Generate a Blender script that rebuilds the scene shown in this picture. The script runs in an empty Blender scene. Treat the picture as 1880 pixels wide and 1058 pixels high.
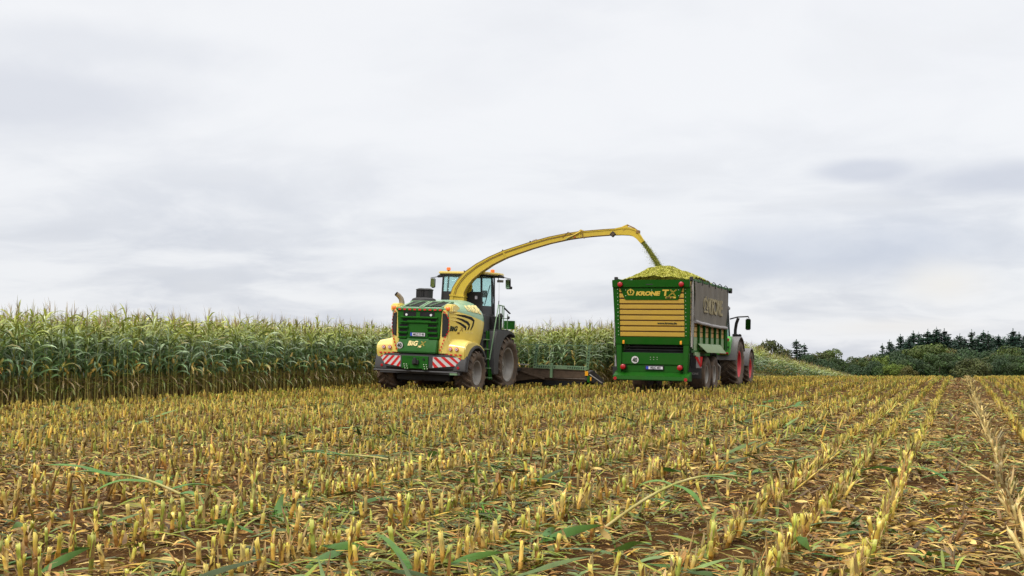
import bpy, bmesh, math, random
import numpy as np
from mathutils import Vector, Matrix
R = math.radians
SC = bpy.context.scene
COL = SC.collection
rng = np.random.default_rng(7)
random.seed(7)

# ------------------------------------------------------------------ camera
CAM_H = 1.3
YAW = R(20.49)                       # rows run along +Y, the camera looks this far to their left
cam = bpy.data.cameras.new('camera')
cam.sensor_width = 36.0
cam.lens = 36.0 * 2200 / 1880
cam.shift_y = 119 / 1880
cam.clip_start = 0.1
cam.clip_end = 4000
camo = bpy.data.objects.new('camera', cam)
COL.objects.link(camo)
camo.location = (0, 0, CAM_H)
camo.rotation_euler = (R(90), 0, YAW)
SC.camera = camo
CY, SY = math.cos(YAW), math.sin(YAW)

# ------------------------------------------------------------------ light
SUN_ELEV, SUN_AZ = R(48), R(205)      # azimuth clockwise from +Y: behind the camera, a little to its left
SC.view_settings.view_transform = 'Standard'
SC.view_settings.look = 'None'
SC.view_settings.exposure = 0.35
SC.view_settings.gamma = 1.0
sd = Vector((math.sin(SUN_AZ) * math.cos(SUN_ELEV), math.cos(SUN_AZ) * math.cos(SUN_ELEV), math.sin(SUN_ELEV)))
sl = bpy.data.lights.new('sun', 'SUN')
sl.energy = 1.5
sl.angle = R(10)
sl.color = (1.0, 0.95, 0.87)
so = bpy.data.objects.new('sun', sl)
COL.objects.link(so)
so.rotation_euler = (-sd).to_track_quat('-Z', 'Y').to_euler()

def build_world():
    w = bpy.data.worlds.new('World')
    SC.world = w
    w.use_nodes = True
    nt = w.node_tree
    N, L = nt.nodes, nt.links
    N.clear()
    def math_(op, a, b=None, clamp=False):
        n = N.new('ShaderNodeMath'); n.operation = op; n.use_clamp = clamp
        for i, v in enumerate((a, b)):
            if v is None: continue
            if isinstance(v, (int, float)): n.inputs[i].default_value = v
            else: L.new(v, n.inputs[i])
        return n.outputs[0]
    def mixc(f, a, b):
        n = N.new('ShaderNodeMix'); n.data_type = 'RGBA'
        for k, v in ((0, f), (6, a), (7, b)):
            if isinstance(v, (int, float)): n.inputs[k].default_value = v
            elif isinstance(v, tuple): n.inputs[k].default_value = (*v, 1)
            else: L.new(v, n.inputs[k])
        return n.outputs[2]
    def ramp(f, lo, hi):
        n = N.new('ShaderNodeMapRange'); n.interpolation_type = 'SMOOTHSTEP'
        L.new(f, n.inputs[0]); n.inputs[1].default_value = lo; n.inputs[2].default_value = hi
        return n.outputs[0]
    def noise(vec, scale, detail, rough=0.5):
        n = N.new('ShaderNodeTexNoise'); n.inputs['Scale'].default_value = scale
        n.inputs['Detail'].default_value = detail; n.inputs['Roughness'].default_value = rough
        L.new(vec, n.inputs['Vector']); return n.outputs[0]
    sky = N.new('ShaderNodeTexSky')
    sky.sky_type = 'NISHITA'; sky.sun_disc = False
    sky.sun_elevation = SUN_ELEV; sky.sun_rotation = SUN_AZ
    tc = N.new('ShaderNodeTexCoord')
    sep = N.new('ShaderNodeSeparateXYZ'); L.new(tc.outputs['Generated'], sep.inputs[0])
    z = math_('MAXIMUM', sep.outputs[2], 0.0)
    den = math_('ADD', z, 0.17)
    comb = N.new('ShaderNodeCombineXYZ')
    L.new(math_('DIVIDE', sep.outputs[0], den), comb.inputs[0])
    L.new(math_('DIVIDE', sep.outputs[1], den), comb.inputs[1])
    p = comb.outputs[0]
    wn = N.new('ShaderNodeTexNoise'); wn.inputs['Scale'].default_value = 0.8; wn.inputs['Detail'].default_value = 3; L.new(p, wn.inputs['Vector'])
    wv = N.new('ShaderNodeVectorMath'); wv.operation = 'MULTIPLY_ADD'; L.new(wn.outputs['Color'], wv.inputs[0]); wv.inputs[1].default_value = (0.9, 0.9, 0.0); L.new(p, wv.inputs[2])
    pw = wv.outputs[0]
    n1 = noise(pw, 0.75, 8, 0.54)
    n2 = noise(pw, 2.0, 8, 0.56)
    mp = N.new('ShaderNodeMapping'); mp.inputs['Scale'].default_value = (3, 3, 4.2); mp.inputs['Location'].default_value = (4, 1, 0)
    L.new(tc.outputs['Generated'], mp.inputs[0])
    n3 = noise(mp.outputs[0], 1.35, 7, 0.55)
    def patch(az, el, raz, rel):     # a soft cloud bank at a compass bearing (degrees right of the rows) and height
        a, e = R(az), R(el)
        d = N.new('ShaderNodeVectorMath'); d.operation = 'SUBTRACT'
        L.new(tc.outputs['Generated'], d.inputs[0]); d.inputs[1].default_value = (math.sin(a) * math.cos(e), math.cos(a) * math.cos(e), math.sin(e))
        s = N.new('ShaderNodeVectorMath'); s.operation = 'MULTIPLY'; L.new(d.outputs[0], s.inputs[0])
        s.inputs[1].default_value = (1 / R(raz), 1 / R(raz), 1 / R(rel))
        ln = N.new('ShaderNodeVectorMath'); ln.operation = 'LENGTH'; L.new(s.outputs[0], ln.inputs[0])
        m = math_('ADD', ln.outputs['Value'], math_('MULTIPLY', math_('SUBTRACT', n3, 0.5), 2.2))
        n = N.new('ShaderNodeMapRange'); n.interpolation_type = 'SMOOTHSTEP'; L.new(m, n.inputs[0])
        n.inputs[1].default_value = 1.25; n.inputs[2].default_value = 0.2
        return n.outputs[0]
    bright = (7.4, 7.45, 7.62)
    grey = (4.7, 4.95, 5.6)
    low = ramp(z, 0.20, 0.07)        # the lower banks are thicker and bluer
    nn = math_('ADD', math_('MULTIPLY', n1, 0.5), math_('MULTIPLY', n2, 0.5))
    f = math_('MULTIPLY', ramp(nn, 0.42, 0.66), math_('ADD', 0.28, math_('MULTIPLY', low, 0.50)))
    f = math_('ADD', f, math_('MULTIPLY', low, 0.16), True)
    c = mixc(f, bright, grey)
    c = mixc(math_('MULTIPLY', ramp(n2, 0.52, 0.72), 0.25), c, (7.5, 7.45, 7.4))
    c = mixc(math_('MULTIPLY', patch(-43.5, 11.2, 9.5, 1.7), 0.6), c, (5.1, 5.3, 5.9))
    c = mixc(math_('MULTIPLY', patch(-40.5, 13.6, 8, 1.2), 0.45), c, (5.5, 5.7, 6.2))
    c = mixc(math_('MULTIPLY', patch(-4.0, 4.4, 10, 1.9), 0.65), c, (4.35, 4.75, 5.7))
    c = mixc(math_('MULTIPLY', patch(2.4, 7.6, 5.0, 0.8), 0.65), c, (4.6, 4.85, 5.6))
    c = mixc(math_('MULTIPLY', patch(-4.2, 8.3, 2.2, 0.5), 0.65), c, (4.7, 4.95, 5.7))
    c = mixc(math_('MULTIPLY', patch(-0.6, 3.1, 3.4, 1.5), 0.85), c, (7.0, 6.8, 6.55))
    c = mixc(math_('MULTIPLY', patch(-3.0, 1.2, 6.0, 0.7), 0.6), c, (6.7, 6.5, 6.35))
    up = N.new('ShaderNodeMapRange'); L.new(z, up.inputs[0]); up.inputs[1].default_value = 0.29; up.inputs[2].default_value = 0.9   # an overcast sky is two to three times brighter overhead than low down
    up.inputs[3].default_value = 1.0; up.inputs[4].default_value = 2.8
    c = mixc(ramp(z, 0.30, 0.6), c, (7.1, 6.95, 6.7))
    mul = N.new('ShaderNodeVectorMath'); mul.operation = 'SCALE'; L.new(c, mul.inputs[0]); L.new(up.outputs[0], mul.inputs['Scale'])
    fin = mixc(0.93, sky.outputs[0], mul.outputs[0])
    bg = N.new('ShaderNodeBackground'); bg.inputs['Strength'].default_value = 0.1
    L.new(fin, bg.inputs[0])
    out = N.new('ShaderNodeOutputWorld'); L.new(bg.outputs[0], out.inputs[0])
build_world()

# ------------------------------------------------------------------ terrain
def depth_of(x, y):
    return np.asarray(y) * CY - np.asarray(x) * SY
def ground_z(x, y):
    d = depth_of(x, y)
    a = np.clip(d - 45.0, 0, 47.6)
    return -0.00042 * a * a - 0.04 * np.clip(d - 92.6, 0, 110) - 0.028 * np.clip(d - 202.6, 0, None)
def in_frame(x, y, z=0.0, margin=1.0):
    xc = x * CY + y * SY; d = y * CY - x * SY
    return (d > 2) & (np.abs(xc) < margin * d * 940 / 2200 + (margin - 1) * 2) & (d * 410 / 2200 > (CAM_H - z) - (margin - 1) * 4)

# ------------------------------------------------------------------ materials
MATS = {}
def new_mat(name):
    m = bpy.data.materials.new(name); m.use_nodes = True
    nt = m.node_tree; b = nt.nodes['Principled BSDF']
    return m, nt, b
def paint(name, col, rough=0.4, metal=0.0, dirt=0.0, dcol=(0.16, 0.11, 0.065), scale=2.5, bump=0.0, bscale=40, coat=0.0, spec=0.5):
    m, nt, b = new_mat(name)
    N, L = nt.nodes, nt.links
    b.inputs['Metallic'].default_value = metal
    b.inputs['Specular IOR Level'].default_value = spec
    b.inputs['Coat Weight'].default_value = coat
    b.inputs['Coat Roughness'].default_value = 0.15
    tc = N.new('ShaderNodeTexCoord')
    n = N.new('ShaderNodeTexNoise'); n.inputs['Scale'].default_value = scale; n.inputs['Detail'].default_value = 8; n.inputs['Roughness'].default_value = 0.62
    L.new(tc.outputs['Object'], n.inputs['Vector'])
    mr = N.new('ShaderNodeMapRange'); L.new(n.outputs[0], mr.inputs[0])
    mr.inputs[1].default_value = 0.38; mr.inputs[2].default_value = 0.72
    mr.inputs[3].default_value = dirt * 0.25; mr.inputs[4].default_value = dirt
    mx = N.new('ShaderNodeMix'); mx.data_type = 'RGBA'
    L.new(mr.outputs[0], mx.inputs[0]); mx.inputs[6].default_value = (*col, 1); mx.inputs[7].default_value = (*dcol, 1)
    L.new(mx.outputs[2], b.inputs['Base Color'])
    rr = N.new('ShaderNodeMapRange'); L.new(n.outputs[0], rr.inputs[0])
    rr.inputs[1].default_value = 0.35; rr.inputs[2].default_value = 0.7
    rr.inputs[3].default_value = rough; rr.inputs[4].default_value = min(1, rough + 0.25)
    L.new(rr.outputs[0], b.inputs['Roughness'])
    if bump:
        n2 = N.new('ShaderNodeTexNoise'); n2.inputs['Scale'].default_value = bscale; n2.inputs['Detail'].default_value = 6
        L.new(tc.outputs['Object'], n2.inputs['Vector'])
        bp = N.new('ShaderNodeBump'); bp.inputs['Strength'].default_value = bump; bp.inputs['Distance'].default_value = 0.02
        L.new(n2.outputs[0], bp.inputs['Height']); L.new(bp.outputs[0], b.inputs['Normal'])
    MATS[name] = m
    return m
def plantmat(name, rough=0.5, transl=0.25, vary=0.25, spec=0.4, streak=0.0):
    m, nt, b = new_mat(name)
    N, L = nt.nodes, nt.links
    at = N.new('ShaderNodeAttribute'); at.attribute_name = 'Col'
    oi = N.new('ShaderNodeObjectInfo')
    mr = N.new('ShaderNodeMapRange'); L.new(oi.outputs['Random'], mr.inputs[0]); mr.inputs[3].default_value = 1 - vary; mr.inputs[4].default_value = 1 + vary
    tc = N.new('ShaderNodeTexCoord')
    n = N.new('ShaderNodeTexNoise'); n.inputs['Scale'].default_value = 9; n.inputs['Detail'].default_value = 4
    L.new(tc.outputs['Object'], n.inputs['Vector'])
    mr2 = N.new('ShaderNodeMapRange'); L.new(n.outputs[0], mr2.inputs[0]); mr2.inputs[1].default_value = 0.3; mr2.inputs[2].default_value = 0.7
    mr2.inputs[3].default_value = 0.82; mr2.inputs[4].default_value = 1.18
    mm = N.new('ShaderNodeMath'); mm.operation = 'MULTIPLY'; L.new(mr.outputs[0], mm.inputs[0]); L.new(mr2.outputs[0], mm.inputs[1])
    if streak:                       # fibres and stains along the stalk
        mp = N.new('ShaderNodeMapping'); mp.inputs['Scale'].default_value = (210, 210, 16); L.new(tc.outputs['Object'], mp.inputs[0])
        n3 = N.new('ShaderNodeTexNoise'); n3.inputs['Scale'].default_value = 1.0; n3.inputs['Detail'].default_value = 4; n3.inputs['Roughness'].default_value = 0.7
        L.new(mp.outputs[0], n3.inputs['Vector'])
        mr3 = N.new('ShaderNodeMapRange'); L.new(n3.outputs[0], mr3.inputs[0]); mr3.inputs[1].default_value = 0.34; mr3.inputs[2].default_value = 0.62
        mr3.inputs[3].default_value = 1 - streak; mr3.inputs[4].default_value = 1 + streak * .25
        m4 = N.new('ShaderNodeMath'); m4.operation = 'MULTIPLY'; L.new(mm.outputs[0], m4.inputs[0]); L.new(mr3.outputs[0], m4.inputs[1]); mm = m4
    sc = N.new('ShaderNodeVectorMath'); sc.operation = 'SCALE'; L.new(at.outputs['Color'], sc.inputs[0]); L.new(mm.outputs[0], sc.inputs['Scale'])
    L.new(sc.outputs[0], b.inputs['Base Color'])
    b.inputs['Roughness'].default_value = rough
    b.inputs['Specular IOR Level'].default_value = spec
    if transl:
        t = N.new('ShaderNodeBsdfTranslucent'); L.new(sc.outputs[0], t.inputs[0])
        ms = N.new('ShaderNodeMixShader'); ms.inputs[0].default_value = transl
        out = N['Material Output']
        L.new(b.outputs[0], ms.inputs[1]); L.new(t.outputs[0], ms.inputs[2]); L.new(ms.outputs[0], out.inputs[0])
    MATS[name] = m
    return m
paint('green', (0.005, 0.088, 0.004), 0.42, dirt=0.18, dcol=(0.055, 0.085, 0.018), coat=0.0, spec=0.2)
paint('trailer_green', (0.005, 0.080, 0.003), 0.45, dirt=0.2, dcol=(0.045, 0.075, 0.012), coat=0.0, spec=0.18)
paint('dusty_green', (0.085, 0.20, 0.095), 0.5, dirt=0.6, dcol=(0.27, 0.33, 0.20))
paint('pale_green', (0.16, 0.27, 0.12), 0.5, dirt=0.5, dcol=(0.27, 0.27, 0.17))
paint('hood_green', (0.17, 0.34, 0.20), 0.3, dirt=0.5, dcol=(0.33, 0.42, 0.28), coat=0.4)
paint('cream_yellow', (0.76, 0.59, 0.13), 0.3, dirt=0.28, dcol=(0.56, 0.45, 0.14), coat=0.5, scale=1.5)
paint('spout_yellow', (0.60, 0.43, 0.025), 0.45, dirt=0.5, dcol=(0.36, 0.25, 0.035), scale=3)
paint('plank_yellow', (0.57, 0.37, 0.05), 0.5, dirt=0.5, dcol=(0.42, 0.27, 0.055), scale=3)
paint('plank_tan', (0.55, 0.34, 0.10), 0.55, dirt=0.6, dcol=(0.35, 0.25, 0.12), scale=4)
paint('plank_gap', (0.10, 0.045, 0.008), 0.7, dirt=0.3)
paint('letter_yellow', (0.66, 0.46, 0.06), 0.45, dirt=0.15)
paint('letter_cream', (0.80, 0.66, 0.28), 0.45, dirt=0.15)
paint('letter_white', (0.62, 0.66, 0.52), 0.5, dirt=0.2)
paint('letter_dark', (0.012, 0.022, 0.010), 0.5)
paint('letter_brown', (0.22, 0.12, 0.03), 0.5)
paint('black', (0.010, 0.010, 0.011), 0.55, dirt=0.2, dcol=(0.05, 0.042, 0.035))
paint('dark_gap', (0.006, 0.006, 0.006), 0.8)
paint('charcoal', (0.040, 0.042, 0.047), 0.5, dirt=0.4, dcol=(0.085, 0.075, 0.065))
paint('grey', (0.17, 0.17, 0.175), 0.5, dirt=0.4)
paint('steel', (0.42, 0.41, 0.39), 0.4, metal=0.6, dirt=0.45, dcol=(0.22, 0.18, 0.13))
paint('silver', (0.42, 0.41, 0.39), 0.42, metal=0.35, dirt=0.5, dcol=(0.22, 0.18, 0.14), scale=3)
paint('exhaust', (0.36, 0.31, 0.25), 0.4, metal=0.7, dirt=0.5, dcol=(0.2, 0.13, 0.08))
paint('tyre', (0.026, 0.023, 0.021), 0.8, dirt=0.9, dcol=(0.165, 0.108, 0.066), scale=5, bump=0.3)
paint('rim_grey', (0.33, 0.32, 0.30), 0.5, metal=0.2, dirt=0.6, dcol=(0.18, 0.15, 0.12))
paint('rim_red', (0.55, 0.012, 0.03), 0.4, dirt=0.25)
paint('mud', (0.11, 0.072, 0.045), 0.85, dirt=0.8, dcol=(0.05, 0.037, 0.026), scale=6, bump=0.5)
paint('red', (0.55, 0.012, 0.012), 0.35)
paint('red_lens', (0.34, 0.005, 0.010), 0.22, coat=0.15)
paint('orange_lens', (0.80, 0.17, 0.02), 0.2, coat=0.5)
paint('amber', (0.80, 0.36, 0.01), 0.3)
paint('white', (0.56, 0.55, 0.54), 0.45, dirt=0.2, dcol=(0.4, 0.37, 0.32))
paint('plate_white', (0.62, 0.60, 0.66), 0.4, dirt=0.2)
paint('blue', (0.02, 0.05, 0.42), 0.4)
paint('lens', (0.75, 0.75, 0.75), 0.1, coat=0.8)
paint('letter_tarp', (0.27, 0.235, 0.13), 0.7, dirt=0.5, dcol=(0.24, 0.20, 0.13), scale=3)
paint('tarp', (0.105, 0.096, 0.082), 0.75, dirt=0.6, dcol=(0.165, 0.148, 0.115), scale=2, bump=0.25, bscale=18)
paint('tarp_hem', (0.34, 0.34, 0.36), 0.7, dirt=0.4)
paint('tractor_green', (0.055, 0.36, 0.035), 0.35, coat=0.4, dirt=0.2)
paint('fender_grey', (0.13, 0.13, 0.14), 0.45, dirt=0.35)
def glassmat():
    m, nt, b = new_mat('cab_glass')
    b.inputs['Base Color'].default_value = (0.72, 0.92, 0.90, 1)
    b.inputs['Transmission Weight'].default_value = 0.92
    b.inputs['Roughness'].default_value = 0.02
    b.inputs['IOR'].default_value = 1.06
    MATS['glass'] = m
glassmat()
m, nt, b = new_mat('mirror_glass'); b.inputs['Base Color'].default_value = (0.35, 0.40, 0.35, 1); b.inputs['Metallic'].default_value = 1; b.inputs['Roughness'].default_value = 0.06
MATS['mirror'] = m
plantmat('maize_leaf', 0.38, 0.25, 0.2, 0.8)
plantmat('green_leaf', 0.5, 0.2, 0.12, 0.25)
plantmat('maize_dry', 0.6, 0.0, 0.2, 0.3, 0.34)
plantmat('litter', 0.6, 0.1, 0.0, 0.3, 0.2)
plantmat('tree_leaf', 0.6, 0.2, 0.22, 0.25)
plantmat('chop', 0.7, 0.1, 0.0, 0.2)

def soil():
    m, nt, b = new_mat('soil')
    N, L = nt.nodes, nt.links
    tc = N.new('ShaderNodeTexCoord')
    def noise(s, d, r=0.6):
        n = N.new('ShaderNodeTexNoise'); n.inputs['Scale'].default_value = s; n.inputs['Detail'].default_value = d; n.inputs['Roughness'].default_value = r
        L.new(tc.outputs['Object'], n.inputs['Vector']); return n.outputs[0]
    r1 = N.new('ShaderNodeValToRGB'); L.new(noise(1.3, 8), r1.inputs[0])
    r1.color_ramp.elements[0].position = 0.32; r1.color_ramp.elements[0].color = (0.032, 0.015, 0.006, 1)
    r1.color_ramp.elements[1].position = 0.70; r1.color_ramp.elements[1].color = (0.120, 0.061, 0.021, 1)
    r2 = N.new('ShaderNodeValToRGB'); L.new(noise(38, 4), r2.inputs[0])
    r2.color_ramp.elements[0].position = 0.60; r2.color_ramp.elements[0].color = (0, 0, 0, 1)
    r2.color_ramp.elements[1].position = 0.72; r2.color_ramp.elements[1].color = (1, 1, 1, 1)
    mx = N.new('ShaderNodeMix'); mx.data_type = 'RGBA'; L.new(r2.outputs[0], mx.inputs[0]); L.new(r1.outputs[0], mx.inputs[6])
    mx.inputs[7].default_value = (0.36, 0.23, 0.07, 1)
    L.new(mx.outputs[2], b.inputs['Base Color'])
    b.inputs['Roughness'].default_value = 0.95; b.inputs['Specular IOR Level'].default_value = 0.04
    bp = N.new('ShaderNodeBump'); bp.inputs['Strength'].default_value = 0.9; bp.inputs['Distance'].default_value = 0.04
    L.new(noise(14, 8, 0.7), bp.inputs['Height']); L.new(bp.outputs[0], b.inputs['Normal'])
    MATS['soil'] = m
soil()

# ------------------------------------------------------------------ scene helpers
def tag(o, label=None, cat=None, group=None, kind=None):
    if label: o['label'] = label
    if cat: o['category'] = cat
    if group: o['group'] = group
    if kind: o['kind'] = kind
    return o
def empty(name, loc=(0, 0, 0), rot=(0, 0, 0), parent=None):
    o = bpy.data.objects.new(name, None); COL.objects.link(o)
    o.empty_display_size = 0.3
    o.location = loc; o.rotation_euler = rot
    if parent: o.parent = parent
    return o
class MB:
    """collects shapes, then links them as ONE mesh object"""
    def __init__(s, mat='black'):
        s.v = []; s.f = []; s.m = []; s.mats = []; s.cur = mat
    def mi(s, mat):
        mat = mat or s.cur
        if mat not in s.mats: s.mats.append(mat)
        return s.mats.index(mat)
    def add(s, verts, faces, mat=None):
        o = len(s.v); k = s.mi(mat)
        s.v += [tuple(v) for v in verts]
        for f in faces:
            s.f.append([i + o for i in f]); s.m.append(k)
        return s
    def box(s, x0, x1, y0, y1, z0, z1, mat=None, bev=0.0, M=None):
        bm = bmesh.new()
        bmesh.ops.create_cube(bm, size=1)
        for v in bm.verts:
            v.co = ((x0 + x1) / 2 + v.co.x * (x1 - x0), (y0 + y1) / 2 + v.co.y * (y1 - y0), (z0 + z1) / 2 + v.co.z * (z1 - z0))
        if bev:
            bmesh.ops.bevel(bm, geom=bm.edges[:], offset=bev, segments=1 if bev < 0.03 else 2, affect='EDGES')
        return s._bm(bm, mat, M)
    def _bm(s, bm, mat, M=None):
        if M is not None: bm.transform(M)
        bm.verts.index_update()
        s.add([v.co[:] for v in bm.verts], [[v.index for v in f.verts] for f in bm.faces], mat)
        bm.free(); return s
    def prism(s, pts, fn, a, b, mat=None, bev=0.0):
        """polygon pts (p,q) swept from a to b; fn(p,q,t) -> xyz"""
        bm = bmesh.new()
        A = [bm.verts.new(fn(p, q, a)) for p, q in pts]
        B = [bm.verts.new(fn(p, q, b)) for p, q in pts]
        n = len(pts)
        bm.faces.new(A); bm.faces.new(B[::-1])
        for i in range(n):
            j = (i + 1) % n
            bm.faces.new((A[j], A[i], B[i], B[j]))
        bmesh.ops.recalc_face_normals(bm, faces=bm.faces)
        if bev:
            bmesh.ops.bevel(bm, geom=bm.edges[:], offset=bev, segments=2, affect='EDGES')
        return s._bm(bm, mat)
    def tube(s, path, r, n=8, mat=None, cap=True):
        path = [Vector(p) for p in path]
        if not isinstance(r, (list, tuple)): r = [r] * len(path)
        rings = []
        up = None
        for i, p in enumerate(path):
            t = (path[min(i + 1, len(path) - 1)] - path[max(i - 1, 0)]).normalized()
            if up is None or abs(up.dot(t)) > 0.99:
                up = Vector((0, 0, 1)) if abs(t.z) < 0.9 else Vector((1, 0, 0))
            a = t.cross(up).normalized(); b = a.cross(t).normalized(); up = b
            rings.append([p + (a * math.cos(2 * math.pi * k / n) + b * math.sin(2 * math.pi * k / n)) * r[i] for k in range(n)])
        vs = [v for ring in rings for v in ring]; fs = []
        for i in range(len(path) - 1):
            for k in range(n):
                k2 = (k + 1) % n
                fs.append((i * n + k, i * n + k2, (i + 1) * n + k2, (i + 1) * n + k))
        if cap:
            fs.append(tuple(range(n))[::-1]); fs.append(tuple((len(path) - 1) * n + k for k in range(n)))
        return s.add(vs, fs, mat)
    def lathe(s, prof, origin, axis='x', n=32, mat=None, closed=False):
        """prof: (h, r) along axis"""
        vs = []; fs = []; m = len(prof)
        for k in range(n):
            a = 2 * math.pi * k / n
            for h, r in prof:
                p = {'x': (h, r * math.cos(a), r * math.sin(a)), 'y': (r * math.cos(a), h, r * math.sin(a)), 'z': (r * math.cos(a), r * math.sin(a), h)}[axis]
                vs.append((p[0] + origin[0], p[1] + origin[1], p[2] + origin[2]))
        for k in range(n):
            k2 = (k + 1) % n
            for i in range(m if closed else m - 1):
                j = (i + 1) % m
                fs.append((k * m + i, k2 * m + i, k2 * m + j, k * m + j))
        return s.add(vs, fs, mat)
    def disc(s, c, r, axis='y', depth=0.02, n=20, mat=None):
        return s.lathe([(-depth / 2, 0.0005), (-depth / 2, r), (depth / 2, r), (depth / 2, 0.0005)], c, axis, n, mat)
    def bar(s, a, b, w, h, mat=None):
        a = Vector(a); b = Vector(b); t = (b - a).normalized()
        up = Vector((0, 0, 1)) if abs(t.z) < 0.95 else Vector((0, 1, 0))
        x = t.cross(up).normalized() * w / 2; y = x.cross(t).normalized() * h / 2
        vs = [a - x - y, a + x - y, a + x + y, a - x + y, b - x - y, b + x - y, b + x + y, b - x + y]
        return s.add(vs, [(3, 2, 1, 0), (4, 5, 6, 7), (0, 1, 5, 4), (1, 2, 6, 5), (2, 3, 7, 6), (3, 0, 4, 7)], mat)
    def grid(s, P, mat=None, closed=False):
        """P[i][j] points"""
        n, m = len(P), len(P[0]); vs = [p for row in P for p in row]
        fs = [(i * m + j, i * m + j + 1, (i + 1) * m + j + 1, (i + 1) * m + j) for i in range(n - 1) for j in range(m - 1)]
        return s.add(vs, fs, mat)
    def build(s, name, parent=None, angle=35, label=None, loc=None):
        me = bpy.data.meshes.new(name)
        me.from_pydata(s.v, [], s.f)
        for m in s.mats: me.materials.append(MATS[m])
        me.polygons.foreach_set('material_index', s.m)
        bm = bmesh.new(); bm.from_mesh(me)
        bmesh.ops.recalc_face_normals(bm, faces=bm.faces)
        bm.to_mesh(me); bm.free()
        me.polygons.foreach_set('use_smooth', [True] * len(me.polygons))
        me.set_sharp_from_angle(angle=R(angle))
        o = bpy.data.objects.new(name, me); COL.objects.link(o)
        if parent: o.parent = parent
        if loc: o.location = loc
        if label: o['label'] = label
        return o
YZ = lambda p, q, t: (t, p, q)      # profile in (y,z), swept along x
XZ = lambda p, q, t: (p, t, q)
XY = lambda p, q, t: (p, q, t)

def lettering(s, size, O, X, U, mat, parent, name='lettering', shear=0.0, off=0.0, xs=1.0, outline=0.0, align='LEFT', warp=None, thick=0.006, dice=0.0, space=1.0):
    cu = bpy.data.curves.new(name, 'FONT')
    cu.body = s; cu.size = size; cu.shear = shear; cu.offset = off; cu.align_x = align; cu.space_character = space
    cu.resolution_u = 3
    if outline:
        cu.fill_mode = 'NONE'; cu.bevel_depth = outline; cu.bevel_resolution = 0
    else:
        cu.extrude = thick
    tmp = bpy.data.objects.new('tmp_text', cu); COL.objects.link(tmp)
    dg = bpy.context.evaluated_depsgraph_get()
    me = bpy.data.meshes.new_from_object(tmp.evaluated_get(dg))
    bpy.data.objects.remove(tmp); bpy.data.curves.remove(cu)
    me.name = name
    if dice:
        bm = bmesh.new(); bm.from_mesh(me)
        for ax in (0, 1):
            cs = [v.co[ax] for v in bm.verts]
            q = min(cs) + dice
            while q < max(cs):
                n = (1, 0, 0) if ax == 0 else (0, 1, 0)
                bmesh.ops.bisect_plane(bm, geom=bm.verts[:] + bm.edges[:] + bm.faces[:], plane_co=Vector(n) * q, plane_no=n)
                q += dice
        bm.to_mesh(me); bm.free()
    X = Vector(X).normalized(); U = Vector(U); U = (U - X * U.dot(X)).normalized(); Nn = X.cross(U); O = Vector(O)
    for v in me.vertices:
        c = v.co.copy()
        if warp: v.co = warp(c.x * xs, c.y, c.z)
        else: v.co = O + X * (c.x * xs) + U * c.y + Nn * c.z
    me.materials.clear(); me.materials.append(MATS[mat])
    o = bpy.data.objects.new(name, me); COL.objects.link(o); o.parent = parent
    return o
def crown_logo(mb, O, X, U, w, mat, warp=None):
    """the maker's crown: an open ring of arcs with a spike, on a base bar"""
    X = Vector(X); U = Vector(U); Nn = X.cross(U)
    def put(poly):
        pts = []
        for t in (-0.005, 0.006):
            for x, y in poly:
                if warp: pts.append(warp(x * w, y * w, t))
                else: pts.append(Vector(O) + X * x * w + U * y * w + Nn * t)
        n = len(poly)
        mb.add(pts, [tuple(range(n)), tuple(range(2 * n - 1, n - 1, -1))] + [(i, (i + 1) % n, n + (i + 1) % n, n + i) for i in range(n)], mat)
    for sg in (-1, 1):
        for k in range(6):
            a0, a1 = R(-55 + k * 22), R(-55 + (k + 1) * 22 + 2)
            put([(sg * r * math.cos(a) * 0.5, 0.42 + r * math.sin(a) * 0.36) for a, r in ((a0, 0.72), (a1, 0.72), (a1, 1.05), (a0, 1.05))])
    put([(-0.07, 0.26), (0.07, 0.26), (0.10, 0.86), (-0.10, 0.86)])
    put([(-0.40, 0.0), (0.40, 0.0), (0.42, 0.10), (-0.42, 0.10)])

# ---- plant meshes: quads with vertex colours, merged with numpy
class PB:
    def __init__(s): s.v = []; s.q = []; s.c = []
    def strip(s, pts, cols):
        """pts: list of (left, right) or (left, mid, right) rows"""
        o = len(s.v); m = len(pts[0])
        for row, c in zip(pts, cols):
            for p in row: s.v.append(tuple(p)); s.c.append(c)
        for i in range(len(pts) - 1):
            for j in range(m - 1):
                s.q.append((o + i * m + j, o + i * m + j + 1, o + (i + 1) * m + j + 1, o + (i + 1) * m + j))
    def tube(s, path, r, n, cols):
        o = len(s.v)
        for (x, y, z), rr, c in zip(path, r, cols):
            for k in range(n):
                a = 2 * math.pi * k / n
                s.v.append((x + rr * math.cos(a), y + rr * math.sin(a), z)); s.c.append(c)
        for i in range(len(path) - 1):
            for k in range(n):
                k2 = (k + 1) % n
                s.q.append((o + i * n + k, o + i * n + k2, o + (i + 1) * n + k2, o + (i + 1) * n + k))
    def arr(s):
        return np.array(s.v, dtype=np.float32).reshape(-1, 3), np.array(s.q, dtype=np.int32).reshape(-1, 4), np.array(s.c, dtype=np.float32).reshape(-1, 3)
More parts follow.
